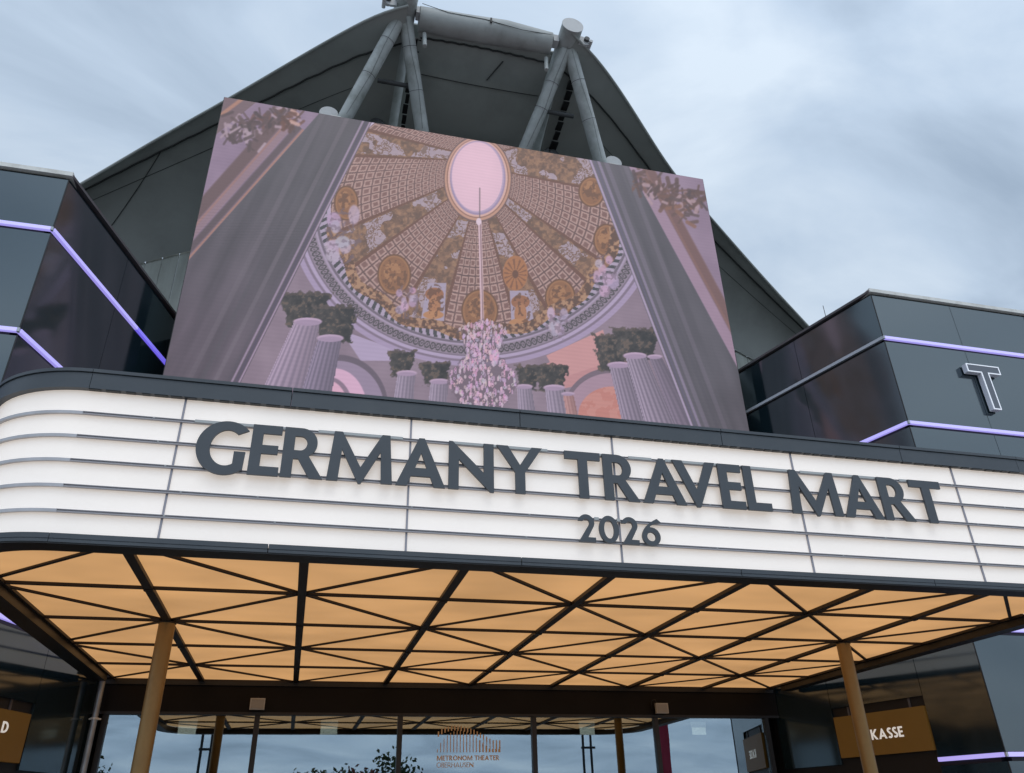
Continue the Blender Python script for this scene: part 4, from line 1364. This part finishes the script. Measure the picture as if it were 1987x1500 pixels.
    for q, wq, c_, a_ in ((3, 4, (190, 176, 208), .9), (10, 4, (104, 100, 128), .7), (17, 5, (158, 148, 178), .75), (30, 8, (132, 126, 144), .6), (48, 6, (88, 86, 96), .5), (62, 8, (128, 122, 138), .4)):
        put(sstep(wq / 2 - np.abs(dr - q), 2), c_, a_)
    d2, s2 = side_coord(1224, 330, 1478, 800)
    d2 = -d2
    m_2 = sstep(d2, 2)
    put(m_2, (154, 134, 158)); img[:] += (m_2 * (n1 - 0.5) * 24)[..., None]
    for q, wq, c_, a_ in ((10, 20, (178, 150, 170), .6), (31, 20, (128, 92, 84), .92), (24, 3, (156, 116, 100), .7)):
        put(sstep(wq / 2 - np.abs(d2 - q), 4) * m_2, c_, a_)
    keep = img.copy()
    leaves(1295, 372, 72, 28, 90, 0.35, [(112, 82, 70), (98, 72, 66), (126, 90, 74), (106, 76, 66), (186, 160, 166), (88, 68, 68)])
    leaves(1330, 408, 26, 26, 14, 0.5, [(112, 84, 74), (150, 106, 80), (100, 78, 74)])
    okm = ((m_2 > 0.5) | ((X > 1226) & (X < 1262) & (Y < 385))) & (Y < 450)
    img[~okm] = keep[~okm]
    # panel rows of the LED wall and slight unevenness
    img[:] *= (1 - 0.05 * (np.sin(Y * 1.15 + 0.012 * X) > 0.5) * np.exp(-((Y - 0.10 * X - 400) / 45) ** 2) * (dl > 20))[..., None]
    haze = np.array([134, 114, 122.])
    img[:] = img * 0.92 + haze * 0.06
    lum = img @ np.array([0.3, 0.55, 0.15])
    img[:] = img * 0.84 + lum[..., None] * 0.16
    img *= np.array([1.0, 0.965, 0.985])
    img[:] = 255 * (np.clip(img, 0, 255) / 255) ** 1.14
    img *= (1 + 0.012 * np.sin(V * 2 * math.pi * 83))[..., None] * (1 + 0.02 * (vnoise(U * 400, V * 300, 9, 22, 2) - 0.5))[..., None]
    return np.clip(img, 0, 255)


u_ = np.linspace(0, 1, NU); v_ = np.linspace(0, 1, NV)
UU, VV = np.meshgrid(u_, v_)
pic = paint(UU, VV) / 255.0
piclin = np.where(pic <= 0.04045, pic / 12.92, ((pic + 0.055) / 1.055) ** 2.4)

scr = thing('video_screen', (XC, SY, SZ0), 'large LED video screen showing a gilded dome and chandelier above the marquee', 'screen')
me = bpy.data.meshes.new('display')
co = np.stack([SX0 + UU * (SX1 - SX0) - XC, np.zeros_like(UU), SZ0 + VV * (SZ1 - SZ0) - SZ0], -1).reshape(-1, 3)
me.vertices.add(NU * NV)
me.vertices.foreach_set('co', co.astype(np.float32).ravel())
idx = np.arange(NU * NV).reshape(NV, NU)
quads = np.stack([idx[:-1, :-1], idx[:-1, 1:], idx[1:, 1:], idx[1:, :-1]], -1).reshape(-1, 4)
me.loops.add(quads.size)
me.loops.foreach_set('vertex_index', quads.ravel().astype(np.int32))
me.polygons.add(len(quads))
me.polygons.foreach_set('loop_start', (np.arange(len(quads)) * 4).astype(np.int32))
me.polygons.foreach_set('loop_total', np.full(len(quads), 4, np.int32))
me.update()
att = me.color_attributes.new('picture', 'FLOAT_COLOR', 'POINT')
rgba = np.concatenate([piclin.reshape(-1, 3), np.ones((NU * NV, 1))], 1)
att.data.foreach_set('color', rgba.astype(np.float32).ravel())
mt = bpy.data.materials.new('led_picture')
mt.use_nodes = True
t_ = mt.node_tree
pb = t_.nodes['Principled BSDF']
pb.inputs['Base Color'].default_value = (0.03, 0.03, 0.032, 1)
pb.inputs['Roughness'].default_value = 0.55
at = nd(t_, 'ShaderNodeVertexColor', layer_name='picture')
ln(t_, at.outputs[0], pb.inputs['Emission Color'])
pb.inputs['Emission Strength'].default_value = 0.92
me.materials.append(mt)
disp = bpy.data.objects.new('display', me)
COL.objects.link(disp)
disp.parent = scr
MB().box(SX0 - 0.012, SX1 + 0.012, SY + 0.01, SY + 0.20, SZ0 - 0.01, SZ1 + 0.012).build('casing', 'screen_back', scr)
for a in (-3.0, 2.95):
    MB().box(XC + a - 0.06, XC + a + 0.14, SY + 0.03, SY + 0.10, SZ1 + 0.0125, SZ1 + 0.045).build('lifting_bracket', 'coping', scr)
for x in (-1.9, 1.0, 4.0, 6.9):
    MB().box(x - 0.06, x + 0.06, SY + 0.201, 12.60, SZ0 + 0.4, SZ0 + 0.52).build('mounting_arm', 'steel_dark', scr)

# ------------------------------------------------------------------ what the glass doors mirror: plaza behind the viewer
LEAF = {}


def make_tree(x, y, h, rad, leaf, label, seed):
    r = random.Random(seed)
    t = thing('plaza_tree', (x, y, GZ), label, 'tree', 'trees across the plaza')
    MB().tube([(x, y, GZ), (x + r.uniform(-.1, .1), y, GZ + h * .35), (x + r.uniform(-.3, .3), y, GZ + h * .8)], [0.16, 0.12, 0.04], 8).build('trunk', 'bark', t, smooth=True)
    b = MB()
    for k in range(7):
        a = r.uniform(0, 6.28); z = GZ + h * r.uniform(.35, .6)
        b.tube([(x, y, z), (x + math.cos(a) * rad * .6, y + math.sin(a) * rad * .6, z + h * .25)], [0.06, 0.02], 5)
    b.build('limbs', 'bark', t)
    b = MB()
    clumps = [(r.gauss(0, .45) * rad, r.gauss(0, .45) * rad, h * (.62 + r.gauss(0, .17))) for _ in range(26)]
    for cx_, cy_, cz_ in clumps:
        for _ in range(70):
            p = Vector((x + cx_ + r.gauss(0, .22) * rad, y + cy_ + r.gauss(0, .22) * rad, GZ + cz_ + r.gauss(0, .08) * h))
            s = r.uniform(.14, .34)
            a = Vector((r.uniform(-1, 1), r.uniform(-1, 1), r.uniform(-1, 1))).normalized(); c = a.orthogonal().normalized()
            b.add([p - a * s, p + c * s * .6, p + a * s, p - c * s * .6], [(0, 1, 2, 3)])
    b.build('crown', leaf, t)


TREES = [(1.5, -58, 5.3, 2.2, 'leaf_olive', 'olive-leaved plaza tree mirrored low in the doors'), (4.0, -60, 5.7, 2.5, 'leaf_green', 'green plaza tree mirrored between the red and olive ones'),
         (6.6, -60, 6.2, 2.6, 'leaf_red', 'red autumn plaza tree mirrored in the doors'), (9.4, -61, 7.0, 2.8, 'leaf_green', 'tall dark green plaza tree mirrored beside the lettered pane'),
         (-16.5, -58, 6.6, 2.2, 'leaf_green', 'green plaza tree mirrored beside the gold column near the downpipe'), (19.5, -62, 5.0, 2.0, 'leaf_olive', 'low olive plaza tree mirrored under the lettering')]
for k, a in enumerate(TREES):
    make_tree(*a, seed=40 + k)
for x, lab in ((-3.75, 'twin-post plaza mast mirrored beside the gold column near the downpipe'), (13.9, 'twin-post plaza mast mirrored right of the window lettering'.replace('right of', 'past'))):
    y = -15
    t = thing('twin_post_mast', (x, y, GZ), lab, 'mast', 'twin-post masts on the plaza')
    for dx_ in (-0.2, 0.2):
        MB().tube([(x + dx_, y, GZ), (x + dx_, y, 6.5)], 0.06, 10).build('post', 'black', t, smooth=True)
    for z in (3.1, 6.3, 1.5):
        MB().box(x - 0.3, x + 0.42, y - 0.03, y + 0.03, z - 0.05, z + 0.05).build('crossbar', 'black', t)
t = thing('banner_flag', (12.1, -2.0, GZ), 'tall red banner flag mirrored in the glass near the ticket wall', 'flag')
MB().tube([(11.9, -2.0, GZ), (11.9, -2.0, 3.6)], 0.02, 8).build('pole', 'pipe', t)
b = MB()
for k in range(13):
    z = -0.9 + 4.4 * k / 12
    for q in range(5):
        b.v.append((11.92 + 0.11 * q, -2.0 + 0.03 * math.sin(k * .9 + q * 1.3), z))
for k in range(12):
    for q in range(4):
        a = k * 5 + q
        b.f.append((a, a + 1, a + 6, a + 5))
b.build('cloth', 'red', t, smooth=True)
MB().tube([(11.9, -2.0, GZ), (11.9, -2.0, GZ + 0.06)], 0.22, 16).build('foot', 'black', t)
